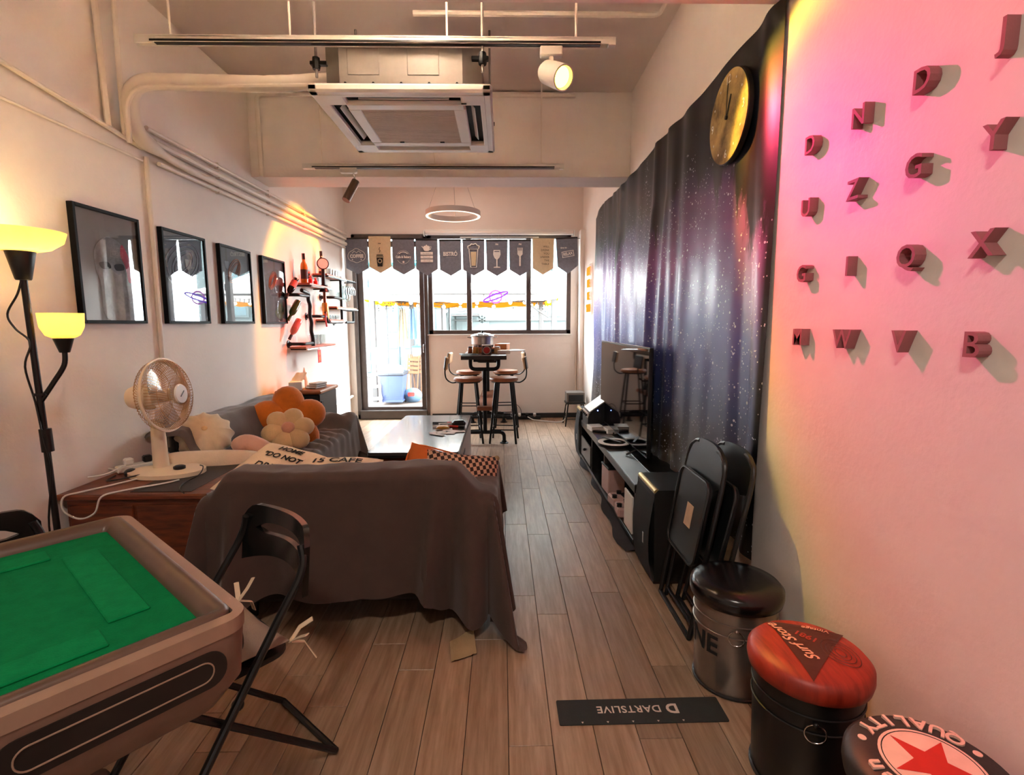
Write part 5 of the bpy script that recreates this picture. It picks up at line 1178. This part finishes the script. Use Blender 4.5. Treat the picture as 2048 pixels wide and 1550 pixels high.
# things on the bar table
t = thing('cooking_pot', 'steel hot pot with a glass lid on the bar table', 'pot', (-.24, 6.2, tz + .095))
build('pot_body', G().lathe([(.12, 0), (.13, .012), (.135, .1), (.142, .105), (.138, .108), (.128, .1), (.122, .015), (.001, .012)], 36), m_steel, t)
ld = build('pot_lid', G().lathe([(.142, .108), (.14, .116), (.09, .138), (.02, .148), (.001, .149)], 36), m_glassware, t); build('lid_knob', G().lathe([(.008, .148), (.014, .165), (.016, .175), (.001, .178)], 14), m_black, ld); build('lid_rim', G().tube([(.142 * math.cos(2 * PI * k / 36), .142 * math.sin(2 * PI * k / 36), .11) for k in range(36)], .004, 6, True), m_chrome, ld)
for s in (-1, 1): build('pot_handle', G().tube([(s * .135, -.035, .085), (s * .175, -.03, .095), (s * .175, .03, .095), (s * .135, .035, .085)], .006, 8), m_chrome, t)
t = thing('gas_stove', 'orange portable gas stove under the pot', 'stove', (-.22, 6.2, tz))
build('stove_body', G().box((0, 0, .035), (.33, .26, .07), .01), mat('orange_enamel', '#c2702f', .4, var=(9, .12)), t); build('burner', G().lathe([(.06, .07), (.06, .085), (.04, .09)], 20), m_black, t)
for k in range(4): build('pan_support', G().box((.08 * math.cos(R(90 * k)), .08 * math.sin(R(90 * k)), .082), (.06 if k % 2 == 0 else .012, .012 if k % 2 == 0 else .06, .024), .002), m_black, t)
build('stove_knob', G().lathe([(.02, 0), (.018, .02)], 16, M=frame((.11, -.132, .035), (1, 0, 0), (0, 0, 1))), m_black, t)
for k, (x, y, h, c, lab) in enumerate(((-.31, 5.93, .10, '#b98a43', 'amber sauce jar at the left before the pot'), (-.37, 6.02, .085, '#8c4a24', 'dark brown sauce jar behind the amber one'), (-.06, 6.05, .085, '#d6b487', 'pale cream jar right of the red label tin'))):
    tt = thing('sauce_jar', lab, 'jar', (x, y, tz), group='jars on the bar table')
    build('jar_glass', G().lathe([(.034, 0), (.038, .006), (.038, h * .75), (.03, h * .85)], 20), mat('jar_' + str(k), c, .2, var=(8, .2), spec=.6), tt); build('jar_lid', G().lathe([(.033, h * .83), (.034, h), (.001, h + .002)], 20), (m_steel, m_black, m_white)[k], tt)
tt = thing('label_tin', 'dark square tin with a round red label on the bar table', 'tin', (-.18, 5.86, tz), R(3))
build('tin_body', G().box((0, 0, .05), (.115, .09, .10), .008), mat('tin_dark', '#4a2f28', .4, .3, var=(9, .2)), tt); build('tin_lid', G().box((0, 0, .104), (.112, .088, .014), .006), m_whitem, tt)
build('tin_label', G().lathe([(.036, 0), (.001, .0012)], 24, M=frame((0, -.0455, .05), (1, 0, 0), (0, 0, 1))), m_red, tt); build('label_ring', G().ring(.045, .038, 0, .001, 24, frame((0, -.0455, .05), (1, 0, 0), (0, 0, 1))), m_lwh, tt)
tt = thing('carton', 'orange carton lying right of the pot', 'box', (.0, 6.4, tz), R(-12)); build('carton_body', G().box((0, 0, .05), (.15, .2, .10), .003), mat('orange_card', '#d0824b', .7, var=(9, .15)), tt); build('carton_flap', G().box((.02, 0, .102), (.12, .19, .003), .001), m_paper, tt)
tt = thing('notebook', 'white booklet lying on the right of the bar table', 'book', (.01, 6.02, tz), R(6)); build('cover', G().box((0, 0, .02), (.14, .19, .04), .002), mat('booklet_cover', '#e2cdb8', .7, var=(20, .12)), tt); build('pages', G().box((.002, -.002, .02), (.141, .191, .03), .001), m_paper, tt)
solo('tray', G().prism(rrect(.2, .3, .02), 0, .008).ring(.09, .085, .008, .012, 24), m_dkwood, 'dark wooden tray at the left edge of the bar table', 'tray', (-.38, 5.82, tz), R(10))
solo('cutting_board', G().prism(rrect(.22, .32, .02), 0, .014).ring(.012, .006, .014, .015, 12, Matrix.Translation((0, .14, 0))), m_white, 'white cutting board overhanging the right side of the bar table', 'board', (.11, 6.55, tz), R(-62))

# bunting of ten pennants
m_pen = mat('charcoal_felt', '#7b808c', .95, bump=(250, .3), var=(30, .2)); m_penc = mat('cream_felt', '#dcc9a4', .95, bump=(250, .3), var=(30, .1))
bt = thing('pennant_bunting', 'row of ten printed felt pennants hung across the door and window', 'bunting', (-2.17, 7.27, 2.55))
PWD = .3235
build('cord', G().tube([(x_, 0, -.012 * math.sin(x_ * 2.2) * .5) for x_ in [k * .1 for k in range(34)]], .004, 6), m_black, bt)
bases = []
for k in range(10):
    cream = k in (1, 8); w = PWD * (.93 if k else .95); zt_ = (-.0, .018, -.005, -.02, -.025, -.025, -.03, -.03, -.01, .0)[k]; yo = -.006 * (k % 2)
    M = frame((PWD * (k + .5), yo, zt_), (1, 0, 0), (0, 0, 1)) @ Matrix.Rotation(R((1, 0, 0, 0, .5, 0, 0, -.5, -.5, 3)[k]), 4, 'Z')
    h1, h2 = -.40 + (.02 if k == 9 else 0), -.485
    g = G()
    def pf(u, v, w=w, h1=h1, h2=h2, M=M, k=k):
        x = (u - .5) * w; zb = h2 + (h1 - h2) * abs(2 * u - 1); z = zb * v; x *= 1 - .05 * v * (k > 5)
        return tuple(M @ Vector((x, z, .006 * math.sin(u * 5 + k) * v + .004 * nz(u * 3, v * 3, k))))
    for dz in (0, 1):
        pass
    g.grid(16, 14, pf); n0 = len(g.v); g.v += [tuple(Vector(p) + Vector((0, .003, 0))) for p in g.v[:n0]]; nf0 = len(g.f); g.f += [tuple(i + n0 for i in q)[::-1] for q in g.f[:nf0]]; g.mi += [0] * nf0
    p = build('pennant', g, m_penc if cream else m_pen, bt, smooth=60)
    build('pennant_hem', G().tube([M @ Vector((-w / 2, -.0, -.004)), M @ Vector((w / 2, 0, -.004))], .012, 8), m_penc if cream else m_black, p)
    bases.append((p, M @ Matrix.Translation((0, 0, .0125))))
def pr(k, g, m=m_print_w): build('print', g, m, bases[k][0], smooth=0)
def T(k, txt, size, x=0, y=0, **kw): return (text(txt, size, .001, **kw), bases[k][1] @ Matrix.Translation((x, y, 0)))
def PT(k, items, m=m_print_w):
    g = G()
    for (vf, M) in items: g.add(*vf, M=M)
    pr(k, g, m)
def line(k, pts, r, closed=False, g=None):
    g = g or G(); g.tube([bases[k][1] @ Vector((x, y, 0)) for x, y in pts], r, 5, closed); return g
# 1 coffee crest
el = [(p.x, p.y) for p in smooth_path([(-.12, -.24, 0), (-.10, -.19, 0), (-.05, -.16, 0), (0, -.135, 0), (.05, -.16, 0), (.10, -.19, 0), (.12, -.24, 0), (.1, -.29, 0), (.05, -.31, 0), (0, -.33, 0), (-.05, -.31, 0), (-.1, -.29, 0)], 4, True)]
g = line(0, el, .003, True); line(0, [(-.06, -.2), (-.03, -.17), (0, -.195), (.03, -.17), (.06, -.2)], .0035, False, g); g.prism(circ(.008, 10, -.06, -.285), 0, .001, bases[0][1]).prism(circ(.008, 10, .06, -.285), 0, .001, bases[0][1]); pr(0, g)
PT(0, [T(0, 'COFFEE', .062, 0, -.242, bold=.0028, sx=.85)])
# 2 paper cup
PT(1, [T(1, 'FOR', .02, 0, -.09, bold=.0008)], m_print_k)
g = line(1, [(.005, -.14), (-.008, -.165), (.008, -.185), (-.005, -.21)], .004); B = bases[1][1]
g.prism([(-.045, -.24), (.045, -.24), (.045, -.252), (-.045, -.252)], 0, .001, B).prism([(-.052, -.262), (.052, -.262), (.052, -.268), (-.052, -.268)], 0, .001, B).prism([(-.046, -.28), (.046, -.28), (.034, -.40), (-.034, -.40)], 0, .001, B); pr(1, g, m_print_k)
g = G(); g.prism(circ(.03, 20, 0, -.325), .0012, .002, B); pr(1, g, m_penc); g = G(); g.prism(circ(.02, 20, 0, -.325), .0022, .003, B); pr(1, g, m_print_k)
# 3 cafe and bakery
g = line(2, [(.09 * math.cos(R(a)), -.25 + .09 * math.sin(R(a))) for a in range(25, 156, 10)], .002); line(2, [(.09 * math.cos(R(a)), -.25 + .09 * math.sin(R(a))) for a in range(205, 336, 10)], .002, False, g); g.prism(circ(.014, 14, 0, -.315), 0, .001, bases[2][1]); line(2, [(-.06, -.205), (-.03, -.185), (0, -.18), (.03, -.185), (.06, -.205)], .006, False, g); pr(2, g)
PT(2, [T(2, 'Cafe & Bakery', .045, 0, -.248, bold=.002, sx=.8)])
# 4 teapot and sign boards
B = bases[3][1]; g = G()
g.prism([(p.x, p.y) for p in smooth_path([(-.045, -.11, 0), (-.03, -.085, 0), (.03, -.085, 0), (.045, -.11, 0), (.03, -.15, 0), (-.03, -.15, 0)], 4, True)], 0, .001, B); g.prism(circ(.01, 10, 0, -.078), 0, .001, B); line(3, [(.04, -.1), (.065, -.095), (.055, -.13), (.035, -.135)], .005, False, g); line(3, [(-.04, -.12), (-.065, -.09)], .006, False, g)
for y in (-.185, -.235, -.285): g.box((0, y, .0005), (.17, .038, .001), 0, B)
pr(3, g); PT(3, [(text(s_, .024, .001), B @ Matrix.Translation((0, y, .0015))) for s_, y in (('it\'s never a', -.185), ('bad mood', -.235), ('out of tea', -.285))], m_pen)
PT(4, [T(4, 'BISTR\u00d3', .075, 0, -.19, bold=.002, sx=.8), T(4, '________', .03, 0, -.225)])
# 6 beer glass
B = bases[5][1]; g = line(5, [(-.062, -.125), (-.04, -.37), (.04, -.37), (.062, -.125)], .007, True)
line(5, [(p.x, p.y) for p in smooth_path([(-.07, -.12, 0), (-.075, -.085, 0), (-.045, -.075, 0), (-.03, -.055, 0), (.0, -.06, 0), (.03, -.05, 0), (.055, -.075, 0), (.08, -.085, 0), (.07, -.12, 0)], 4)], .008, False, g); pr(5, g)
g = G(); g.prism([(-.04, -.16), (.04, -.16), (.028, -.35), (-.028, -.35)], 0, .001, B); pr(5, g, m_penc)
# 7 wine glass
B = bases[6][1]; PT(6, [T(6, 'PM', .03, 0, -.055, bold=.0015)])
g = G(); g.prism([(-.045, -.13), (.045, -.13), (.052, -.19), (.035, -.235), (.008, -.26), (.008, -.355), (.045, -.36), (.045, -.372), (-.045, -.372), (-.045, -.36), (-.008, -.355), (-.008, -.26), (-.035, -.235), (-.052, -.19)], 0, .001, B); pr(6, g); g = G(); g.prism([(-.034, -.145), (.034, -.145), (.035, -.158), (-.035, -.158)], .0012, .002, B); pr(6, g, m_pen)
# 8 fork
B = bases[7][1]; PT(7, [T(7, 'PM', .03, 0, -.055, bold=.0015)]); g = G(); g.prism([(-.036, -.14), (.036, -.14), (.036, -.19), (.012, -.215), (.011, -.35), (-.011, -.35), (-.012, -.215), (-.036, -.19)], 0, .001, B).box((-.03, -.125, .0005), (.012, .05, .001), 0, B).box((-.01, -.125, .0005), (.01, .05, .001), 0, B).box((.01, -.125, .0005), (.01, .05, .001), 0, B).box((.03, -.125, .0005), (.012, .05, .001), 0, B); pr(7, g)
# 9 motto
PT(8, [T(8, s_, .036, .085, -.06 - .047 * j, align='RIGHT', spacing=1.1) for j, s_ in enumerate(('I', 'WILL', 'DRINK', 'YOU', 'UNDER', 'THE', 'TABLE'))], m_print_k)
# 10 relax
B = bases[9][1] @ Matrix.Rotation(R(7), 4, 'Z'); PT(9, [(text('time to', .03, .001, bold=.001), bases[9][1] @ Matrix.Translation((-.05, -.13, 0))), (text('RELAX', .055, .001, bold=.002, sx=.8), B @ Matrix.Translation((-.02, -.215, 0)))])
g = G(); g.box((-.02, -.178, .0005), (.17, .008, .001), 0, B).box((-.02, -.252, .0005), (.17, .008, .001), 0, B).box((-.098, -.215, .0005), (.008, .08, .001), 0, B).box((.06, -.215, .0005), (.008, .08, .001), 0, B); pr(9, g)
# roller blind housing
t = thing('roller_blind', 'white rolled up blind above the window', 'blind', (-.03, 7.33, 2.60))
build('blind_roll', G().tube([(-1.03, 0, .03), (1.03, 0, .03)], .028, 16), m_white, t); build('head_rail', G().box((0, .03, .065), (2.1, .05, .03), .004), m_white, t); build('bottom_bar', G().box((0, -.005, -.03), (1.1, .012, .018), .003), m_white, t)
for s in (-1, 1): build('end_bracket', G().box((s * 1.05, .02, .03), (.02, .07, .08), .004), m_white, t)
# planet neon on the glass
m_nv = emit_mat('violet_neon', (.22, .05, 1), 1.6); m_np = emit_mat('pink_neon', (.8, .16, .9), 1.3)
t = thing('planet_neon', 'violet ringed planet neon sign hanging in the window', 'neon sign', (-.09, 7.33, 1.755))
build('planet_outline', G().tube([(.085 * math.cos(a), 0, .085 * math.sin(a)) for a in [2 * PI * k / 30 for k in range(30)]], .011, 6, True), m_np, t)
build('planet_ring', G().tube([(.17 * math.cos(a) , -.012, .035 * math.sin(a) + .06 * math.cos(a)) for a in [2 * PI * k / 36 for k in range(36)]], .011, 6, True), m_nv, t)
build('hanging_wire', G().tube([(-.05, 0, .07), (-.05, 0, .87)], .0012, 4).tube([(.05, 0, .07), (.05, 0, .87)], .0012, 4), m_chrome, t)
g = G()
for k in range(6):
    M = Matrix.Rotation(R(60 * k), 4, 'Y'); g.box((0, 0, .033), (.009, .002, .06), 0, M).box((.01, 0, .042), (.02, .002, .008), 0, M).box((-.01, 0, .042), (.02, .002, .008), 0, M)
solo('snowflake_sticker', g, mat('grey_sticker', '#4d5656', .6, var=(30, .1)), 'grey snowflake sticker on the middle window pane', 'sticker', (-.29, YB + .042, 1.44), smooth=0)
# small stool with a box in the back right corner, cables
t = thing('small_stool', 'small black metal stool in the back right corner', 'stool', (.98, 6.85, 0))
build('stool_top', G().prism(rrect(.26, .26, .03), .30, .32), m_black, t)
for a in (-1, 1):
    for b_ in (-1, 1): build('leg', G().tube([(a * .1, b_ * .1, .3), (a * .14, b_ * .14, 0)], .009, 8), m_blackm, t)
build('stretcher', G().tube([(-.125, -.125, .1), (.125, -.125, .1), (.125, .125, .1), (-.125, .125, .1)], .006, 6, True), m_blackm, t)
t = thing('router_box', 'grey electronics box on the small stool', 'box', (.98, 6.85, .32)); build('case', G().box((0, 0, .07), (.24, .24, .14), .01), mat('grey_plastic', '#6a6058', .5, var=(9, .1)), t); build('case_front', G().box((0, -.121, .06), (.2, .004, .09), .002), m_black, t)
t = thing('power_strip', 'black power strip with white plugs on the floor under the window', 'power strip', (.30, 7.28, 0))
build('strip_body', G().box((0, 0, .025), (.5, .06, .05), .008), m_black, t)
for k in range(4): build('plug', G().tube([(-.17 + .11 * k, -.01, .05), (-.17 + .11 * k, -.03, .085)], .022, 10), (m_white, m_white, m_black, m_white)[k], t)
solo('floor_cable', G().tube(smooth_path([(.36, 7.24, .04), (.45, 7.15, .012), (.62, 7.05, .01), (.80, 6.98, .012), (.87, 6.9, .1), (.87, 6.86, .25), (.9, 6.84, .3)]), .007, 6), m_white, 'white cable running from the power strip to the small stool', 'cable')
solo('floor_cable', G().tube(smooth_path([(.12, 7.3, .06), (.14, 7.34, .16), (.2, 7.36, .2), (.26, 7.34, .14), (.27, 7.3, .06)]), .004, 6), m_black, 'thin black cable looping up behind the power strip', 'cable')
conduit('wall_conduit', [(1.07, YB - .012, .1), (1.07, YB - .012, 1.95)], .007, 'thin dark vertical cable on the wall right of the window', 'cable')

# ================================================================== yard outside the glass
m_yard = mat('yard_concrete', '#5a4a42', .9, var=(3, .25), bump=(20, .15))
struct('ground_yard', G().box((-.5, 12.2, -.07), (14, 9.2, .1)), m_yard)
m_canopy = translucent_mat('canopy_white', '#eceae4', .45); m_lining = translucent_mat('canopy_lining', '#8a4a12', .45); m_val = translucent_mat('canopy_yellow', '#a8650a', .5); m_post = mat('grey_post', '#3a3735', .6, .2, var=(6, .15))
def gazebo(label, x0, x1, y0, y1, ze, zp, posts):
    cx, cy = (x0 + x1) / 2, (y0 + y1) / 2
    t = thing('gazebo', label, 'gazebo', (cx, cy, -.02)); hx, hy = (x1 - x0) / 2, (y1 - y0) / 2
    cor = [(-hx, -hy), (hx, -hy), (hx, hy), (-hx, hy)]; rd = .12
    for k in range(4):
        a, b = cor[k], cor[(k + 1) % 4]
        def fn(u, v, a=a, b=b):
            x = (a[0] + (b[0] - a[0]) * u) * (1 - v) + rd * (a[0] + (b[0] - a[0]) * u) / hx * v; y = (a[1] + (b[1] - a[1]) * u) * (1 - v) + rd * (a[1] + (b[1] - a[1]) * u) / hy * v
            return (x, y, ze + (zp - ze) * v ** 1.25 - .05 * math.sin(PI * u) * (1 - v))
        rf = build('roof_panel', G().grid(14, 8, fn), m_canopy, t, smooth=60)
        build('roof_lining', G().grid(14, 8, lambda u, v: tuple(Vector(fn(u, v)) - Vector((0, 0, .05)))), m_lining, rf, smooth=60)
        m_ = m_canopy if k == 0 else m_val
        build('valance', G().grid(28, 3, lambda u, v, a=a, b=b: (a[0] + (b[0] - a[0]) * u, a[1] + (b[1] - a[1]) * u, ze - .05 * math.sin(PI * u) - v * (.16 + .03 * abs(math.sin(u * 5 * PI))))), m_, t, smooth=60)
        build('eave_bar', G().tube([(a[0], a[1], ze - .08), (b[0], b[1], ze - .08)], .018, 6), m_post, t)
    for px, py in posts: build('post', G().box((px - cx, py - cy, (ze) / 2), (.09, .09, ze), .006), m_post, t)
    build('brace', G().tube([(hx * .55, -hy + .02, ze - .1), (hx * .9, -hy + .02, ze - .5)], .014, 6), m_post, t)
    return t
gazebo('white topped gazebo with yellow lining in the yard behind the glass', -2.45, 1.0, 9.1, 12.2, 2.0, 3.0, ((-2.30, 9.2), (.93, 9.25), (-2.1, 12.0), (.9, 12.0)))
# houses behind
m_house = mat('house_white', '#56605f', .85, var=(2, .06), bump=(20, .1)); m_hwin = mat('pale_blue_glass', '#1f4a50', .15, var=(5, .2), spec=.6); m_shut = mat('pale_blue_shutter', '#3c6486', .7, var=(6, .1)); m_hgrey = mat('grey_render', '#4f5452', .85, var=(3, .1))
t = thing('house', 'pale house wall with teal windows behind the gazebo on the right', 'house', (1.2, 14.0, -.02))
build('facade', G().box((0, .5, 3.5), (5.2, 1.0, 7.0), .01), m_house, t)
for (x, z, w, h) in ((.25, 2.15, .28, 1.0), (.25, 3.35, .28, .9), (-.75, 3.3, .5, .8), (1.5, 2.2, .4, 1.1), (1.5, 3.6, .4, 1.1), (-1.6, 3.5, .5, .9)):
    wf = build('window', G().box((x, -.02, z), (w + .12, .08, h + .12), .006), m_house, t); build('pane', G().box((x, -.065, z), (w, .02, h)), m_hwin, wf); build('arch', G().prism([(w / 2 * math.cos(R(a)), w / 2 * math.sin(R(a))) for a in range(0, 181, 15)], -.01, .02, frame((x, -.07, z + h / 2 + .06), (1, 0, 0), (0, 0, 1))), m_hwin, wf)
build('wall_pipe', G().tube([(-.1, -.06, 0), (-.1, -.06, 5)], .04, 8), m_post, t)
build('door_panel', G().box((-2.0, -.02, 1.0), (.9, .05, 2.0), .01), m_house, t); build('ledge', G().box((0, -.06, 1.5), (5.0, .12, .05), .01), m_hgrey, t)
t = thing('house', 'pale house with blue shuttered doors behind the gazebo on the left', 'house', (-3.9, 13.4, -.02))
build('facade', G().box((0, .5, 3.2), (4.9, 1.0, 6.4), .01), m_hgrey, t)
for x in (1.05, 1.5, 2.0, .3):
    s_ = build('shutter', G().box((x, -.03, 1.35), (.34, .05, 2.4), .006), m_shut, t); 
    for k in range(5): build('slat', G().box((x, -.06, .5 + .42 * k), (.27, .012, .3), .004), m_shut, s_)
build('upper_window', G().box((1.6, -.03, 3.4), (.9, .06, .8), .01), m_hwin, t); build('awning', G().box((.6, -.3, 2.9), (2.6, .6, .04), .01, ), mat('teal_awning', '#1f6a6a', .7, var=(5, .1)), t)
t = thing('outdoor_condenser', 'white outdoor air conditioner unit hung on the house behind the window', 'air conditioner', (-.95, 13.35, 1.62))
build('unit_case', G().box((0, 0, .25), (.75, .3, .5), .02), m_house, t); build('fan_guard', G().ring(.19, .17, 0, .02, 28, frame((-.1, -.152, .25), (1, 0, 0), (0, 0, 1))).ring(.1, .085, 0, .02, 28, frame((-.1, -.152, .25), (1, 0, 0), (0, 0, 1))), m_post, t); build('wall_bracket', G().box((0, .3, -.02), (.7, .9, .04), .004), m_post, t)
# string lights
m_bulb2 = emit_mat('string_bulb', '#fff0cc', 14)
def string_lights(label, pts, n, sag):
    t = thing('string_lights', label, 'string lights', pts[0]); o_ = Vector(pts[0]); path = []
    for a, b in zip(pts, pts[1:]):
        a, b = Vector(a), Vector(b)
        for k in range(n): s_ = k / n; p = a.lerp(b, s_); p.z -= sag * 4 * s_ * (1 - s_); path.append(p - o_)
    path.append(Vector(pts[-1]) - o_); build('wire', G().tube(path, .005, 4), m_black, t)
    for k in range(1, len(path), 2): b_ = build('bulb', G().ball(path[k] - Vector((0, 0, .06)), .032, n=10, m=6), m_bulb2, t); build('bulb_socket', G().tube([path[k], path[k] - Vector((0, 0, .035))], .014, 6), m_black, b_)
string_lights('string of round bulbs looped under the gazebo eave', [(-2.3, 9.25, 1.93), (-1.5, 9.3, 1.9), (-.6, 9.35, 1.9), (.3, 9.3, 1.9), (.95, 9.25, 1.92)], 6, .16)
string_lights('string of round bulbs along the far gazebo eave', [(-2.1, 11.9, 1.95), (-.8, 11.9, 1.9), (.9, 11.9, 1.95)], 8, .2)
# hanging leaf garlands: countless tiny leaves
def garland(label, x0, x1, y, z, n, drop):
    g = G(); rr = random.Random(n)
    for k in range(n):
        x = x0 + (x1 - x0) * rr.random(); L2 = drop * (.4 + .6 * rr.random()); yy = y + .1 * rr.random()
        g.tube([(x, yy, z), (x + .02, yy, z - L2)], .002, 3)
        for j in range(int(L2 / .045)):
            M = Matrix.Translation((x + .02 * rr.random(), yy, z - .045 * j - .02)) @ Matrix.Rotation(rr.random() * 6.3, 4, 'Z') @ Matrix.Rotation(rr.uniform(.4, 1.2), 4, 'Y')
            g.add([(0, 0, 0), (.02, .012, 0), (.045, 0, 0), (.02, -.012, .0)], [(0, 1, 2, 3)], M)
    o_ = solo('leaf_garland', g, mat('garland_leaf', '#141812', .7, var=(20, .3)), label, 'garland', smooth=0); o_['kind'] = 'stuff'
garland('dark leaf garland hanging from the gazebo beside the door', -2.25, -1.62, 9.3, 1.92, 16, .42)
garland('dark leaf garland hanging at the right gazebo post', .45, .85, 9.3, 1.9, 9, .5)
g = G(); 
t = thing('icicle_lights', 'row of small icicle lights hanging across the middle pane', 'string lights', (-.4, 9.1, 1.9))
build('wire', G().tube([(x_ * 1.0, 0, -.08 * math.sin(x_ / 1.0 * PI)) for x_ in [k / 14 for k in range(15)]], .003, 4), m_black, t)
for k in range(12): x_ = (k + 1) / 13; build('icicle', G().tube([(x_, 0, -.08 * math.sin(x_ * PI)), (x_ + .01, 0, -.08 * math.sin(x_ * PI) - .07)], .008, 5), m_post, t)
# bin, chairs, rack
t = thing('wheelie_bin', 'grey blue wheeled bin with rubbish bags outside the door', 'bin', (-1.93, 9.0, -.02))
m_bin = mat('bin_plastic', '#37456a', .5, var=(5, .12))
build('bin_body', G().grid(4, 1, lambda u, v: (0, 0, 0)) if False else G().prism([(-.19, -.2), (.19, -.2), (.19, .2), (-.19, .2)], .05, .08).add([(-.17, -.17, .06), (.17, -.17, .06), (.17, .17, .06), (-.17, .17, .06), (-.21, -.22, .52), (.21, -.22, .52), (.21, .22, .52), (-.21, .22, .52)], [(0, 1, 5, 4), (1, 2, 6, 5), (2, 3, 7, 6), (3, 0, 4, 7), (3, 2, 1, 0)]), m_bin, t)
build('bin_rim', G().box((0, 0, .54), (.46, .48, .06), .015), mat('bin_dark', '#23272e', .5, var=(6, .1)), t); build('rubbish_bag', G().ball((0, 0, .60), .19, (1, 1, .55)), mat('white_bag', '#d8dbe0', .5, bump=(12, .6), var=(8, .1)), t)
for s in (-1, 1): build('wheel', G().tube([(s * .15, .17, .05), (s * .19, .17, .05)], .05, 14), m_black, t)
m_tanw = mat('folded_chair_wood', '#6b4526', .6, var=(5, .2), stretch=(10, 10, 1))
for k in range(3):
    t = thing('garden_chair', ('folded wooden garden chair leaning outside, leftmost', 'folded wooden garden chair leaning outside, middle one', 'folded wooden garden chair leaning outside, rightmost')[k], 'chair', (-1.72 + .085 * k, 9.55 + .05 * k, -.02), rot=(R(-10), R(5 - 4 * k), R(12)), group='folded garden chairs outside')
    for s in (-1, 1): build('leg', G().box((s * .1, 0, .42), (.025, .03, .84), .004), m_tanw, t)
    for z in (.5, .58, .66, .74): build('slat', G().box((0, -.01, z), (.2, .015, .06), .004), m_tanw, t)
t = thing('pallet_rack', 'white slatted wooden rack leaning left outside the door', 'rack', (-2.2, 8.75, -.02), rot=(R(-4), R(-3), R(10)))
for s in (-1, 1): build('upright', G().box((s * .10, 0, .5), (.035, .03, 1.0), .004), m_white, t)
for z in (.12, .33, .54, .75, .95): build('slat', G().box((0, -.015, z), (.26, .02, .05), .004), m_white, t)
m_shirt = mat('pale_cloth', '#7a828a', .9, var=(5, .1), bump=(20, .2)); m_shirt2 = mat('beige_cloth', '#857a64', .9, var=(5, .1), bump=(20, .2)); m_shirt3 = mat('blue_cloth', '#54708a', .9, var=(5, .1), bump=(20, .2))
for k, (x, mm, lab, l) in enumerate(((-1.98, m_shirt2, 'beige cloth hanging leftmost under the gazebo', .75), (-1.80, m_shirt3, 'pale blue cloth hanging second under the gazebo', .6), (-1.62, m_shirt, 'white cloth hanging third under the gazebo', .7), (-1.46, m_shirt3, 'pale blue cloth hanging rightmost under the gazebo', .5))):
    t = thing('hanging_cloth', lab, 'cloth', (x, 10.3, 1.68), group='washing under the gazebo')
    build('cloth_sheet', G().grid(10, 8, lambda u, v: ((u - .5) * (.10 + .12 * v), .02 * math.sin(u * 14 + k), -l * v)), mm, t, smooth=60); build('hanger', G().tube([(-.06, 0, 0), (0, 0, .05), (.06, 0, 0)], .005, 5), m_blackm, t)
solo('washing_line', G().tube([(-2.3, 10.3, 1.74), (-1.2, 10.3, 1.74)], .006, 5).box((-2.3, 10.3, .85), (.03, .03, 1.8)).box((-1.2, 10.3, .85), (.03, .03, 1.8)), m_post, 'thin washing rail on two posts under the gazebo', 'washing line')
t = thing('plastic_sack', 'grey sack with red print lying by the bin', 'sack', (-1.62, 9.15, -.02)); build('sack_body', G().ball((0, 0, .12), .17, (1, .9, .8)), m_shirt3, t, smooth=80); build('sack_print', G().prism(rrect(.12, .07, .02), 0, .004, frame((0.0, -.155, .16), (1, 0, 0), (0, .25, 1))), m_red, t)
t = thing('garden_table', 'low brown wooden counter with boxes under the gazebo', 'table', (-1.35, 10.7, -.02)); build('counter_top', G().box((0, 0, .72), (1.1, .4, .04), .005), m_wood, t); build('counter_front', G().box((0, -.18, .36), (1.06, .03, .7), .004), m_dkwood, t)
t = thing('crate_box', 'white lidded box standing on the yard counter', 'box', (-1.75, 10.65, .722)); build('box_body', G().box((0, 0, .09), (.2, .2, .18), .01), m_white, t); build('box_lid', G().box((0, 0, .19), (.22, .22, .03), .008), m_shut, t)

# ================================================================== unseen fill lamps added to brighten the room
m_lampwhite = mat('fill_lamp_diffuser', '#fff3e2', .5, emit='#ffd9ae', estr=4)
def fill_lamp(loc, label, e):  # invented flush fixture, carries an area light as fill
    t = thing('fill_lamp', label, 'fill lamp', loc)
    build('lamp_base', G().lathe([(.2, 0), (.2, -.03), (.17, -.04)], 32), m_white, t)
    build('diffuser', G().lathe([(.18, -.03), (.18, -.06), (.13, -.085), (0.001, -.095)], 32), m_lampwhite, t)
    light('fill_lamp_light', 'AREA', (0, 0, -.11), e, (1, .9, .8), .34, (0, 0, 0), t, shape='DISK')
fill_lamp((-.35, -.6, ZC), 'added round fill lamp behind the camera over the games corner', 32)  # added out of view as warm fill for the foreground
fill_lamp((-.6, 6.35, ZC), 'added round fill lamp hidden behind the beam near the window', 6)  # added out of view to brighten the lintel and back wall
t = thing('fill_globe', 'added opal globe fill lamp high behind the near beam', 'pendant lamp', (-.45, 2.56, ZC))  # invented globe above the frame, added to light the ceiling and beam face
build('pendant_cord', G().tube([(0, 0, 0), (0, 0, -.2)], .006, 8).lathe([(.05, -.02), (.05, 0)], 20), m_white, t)
build('globe', G().ball((0, 0, -.28), .085, n=24, m=16), translucent_mat('opal_globe', '#fff4e4', .7), t)
light('fill_globe_light', 'POINT', (0, 0, -.28), 20, (1, .87, .75), .04, None, t)
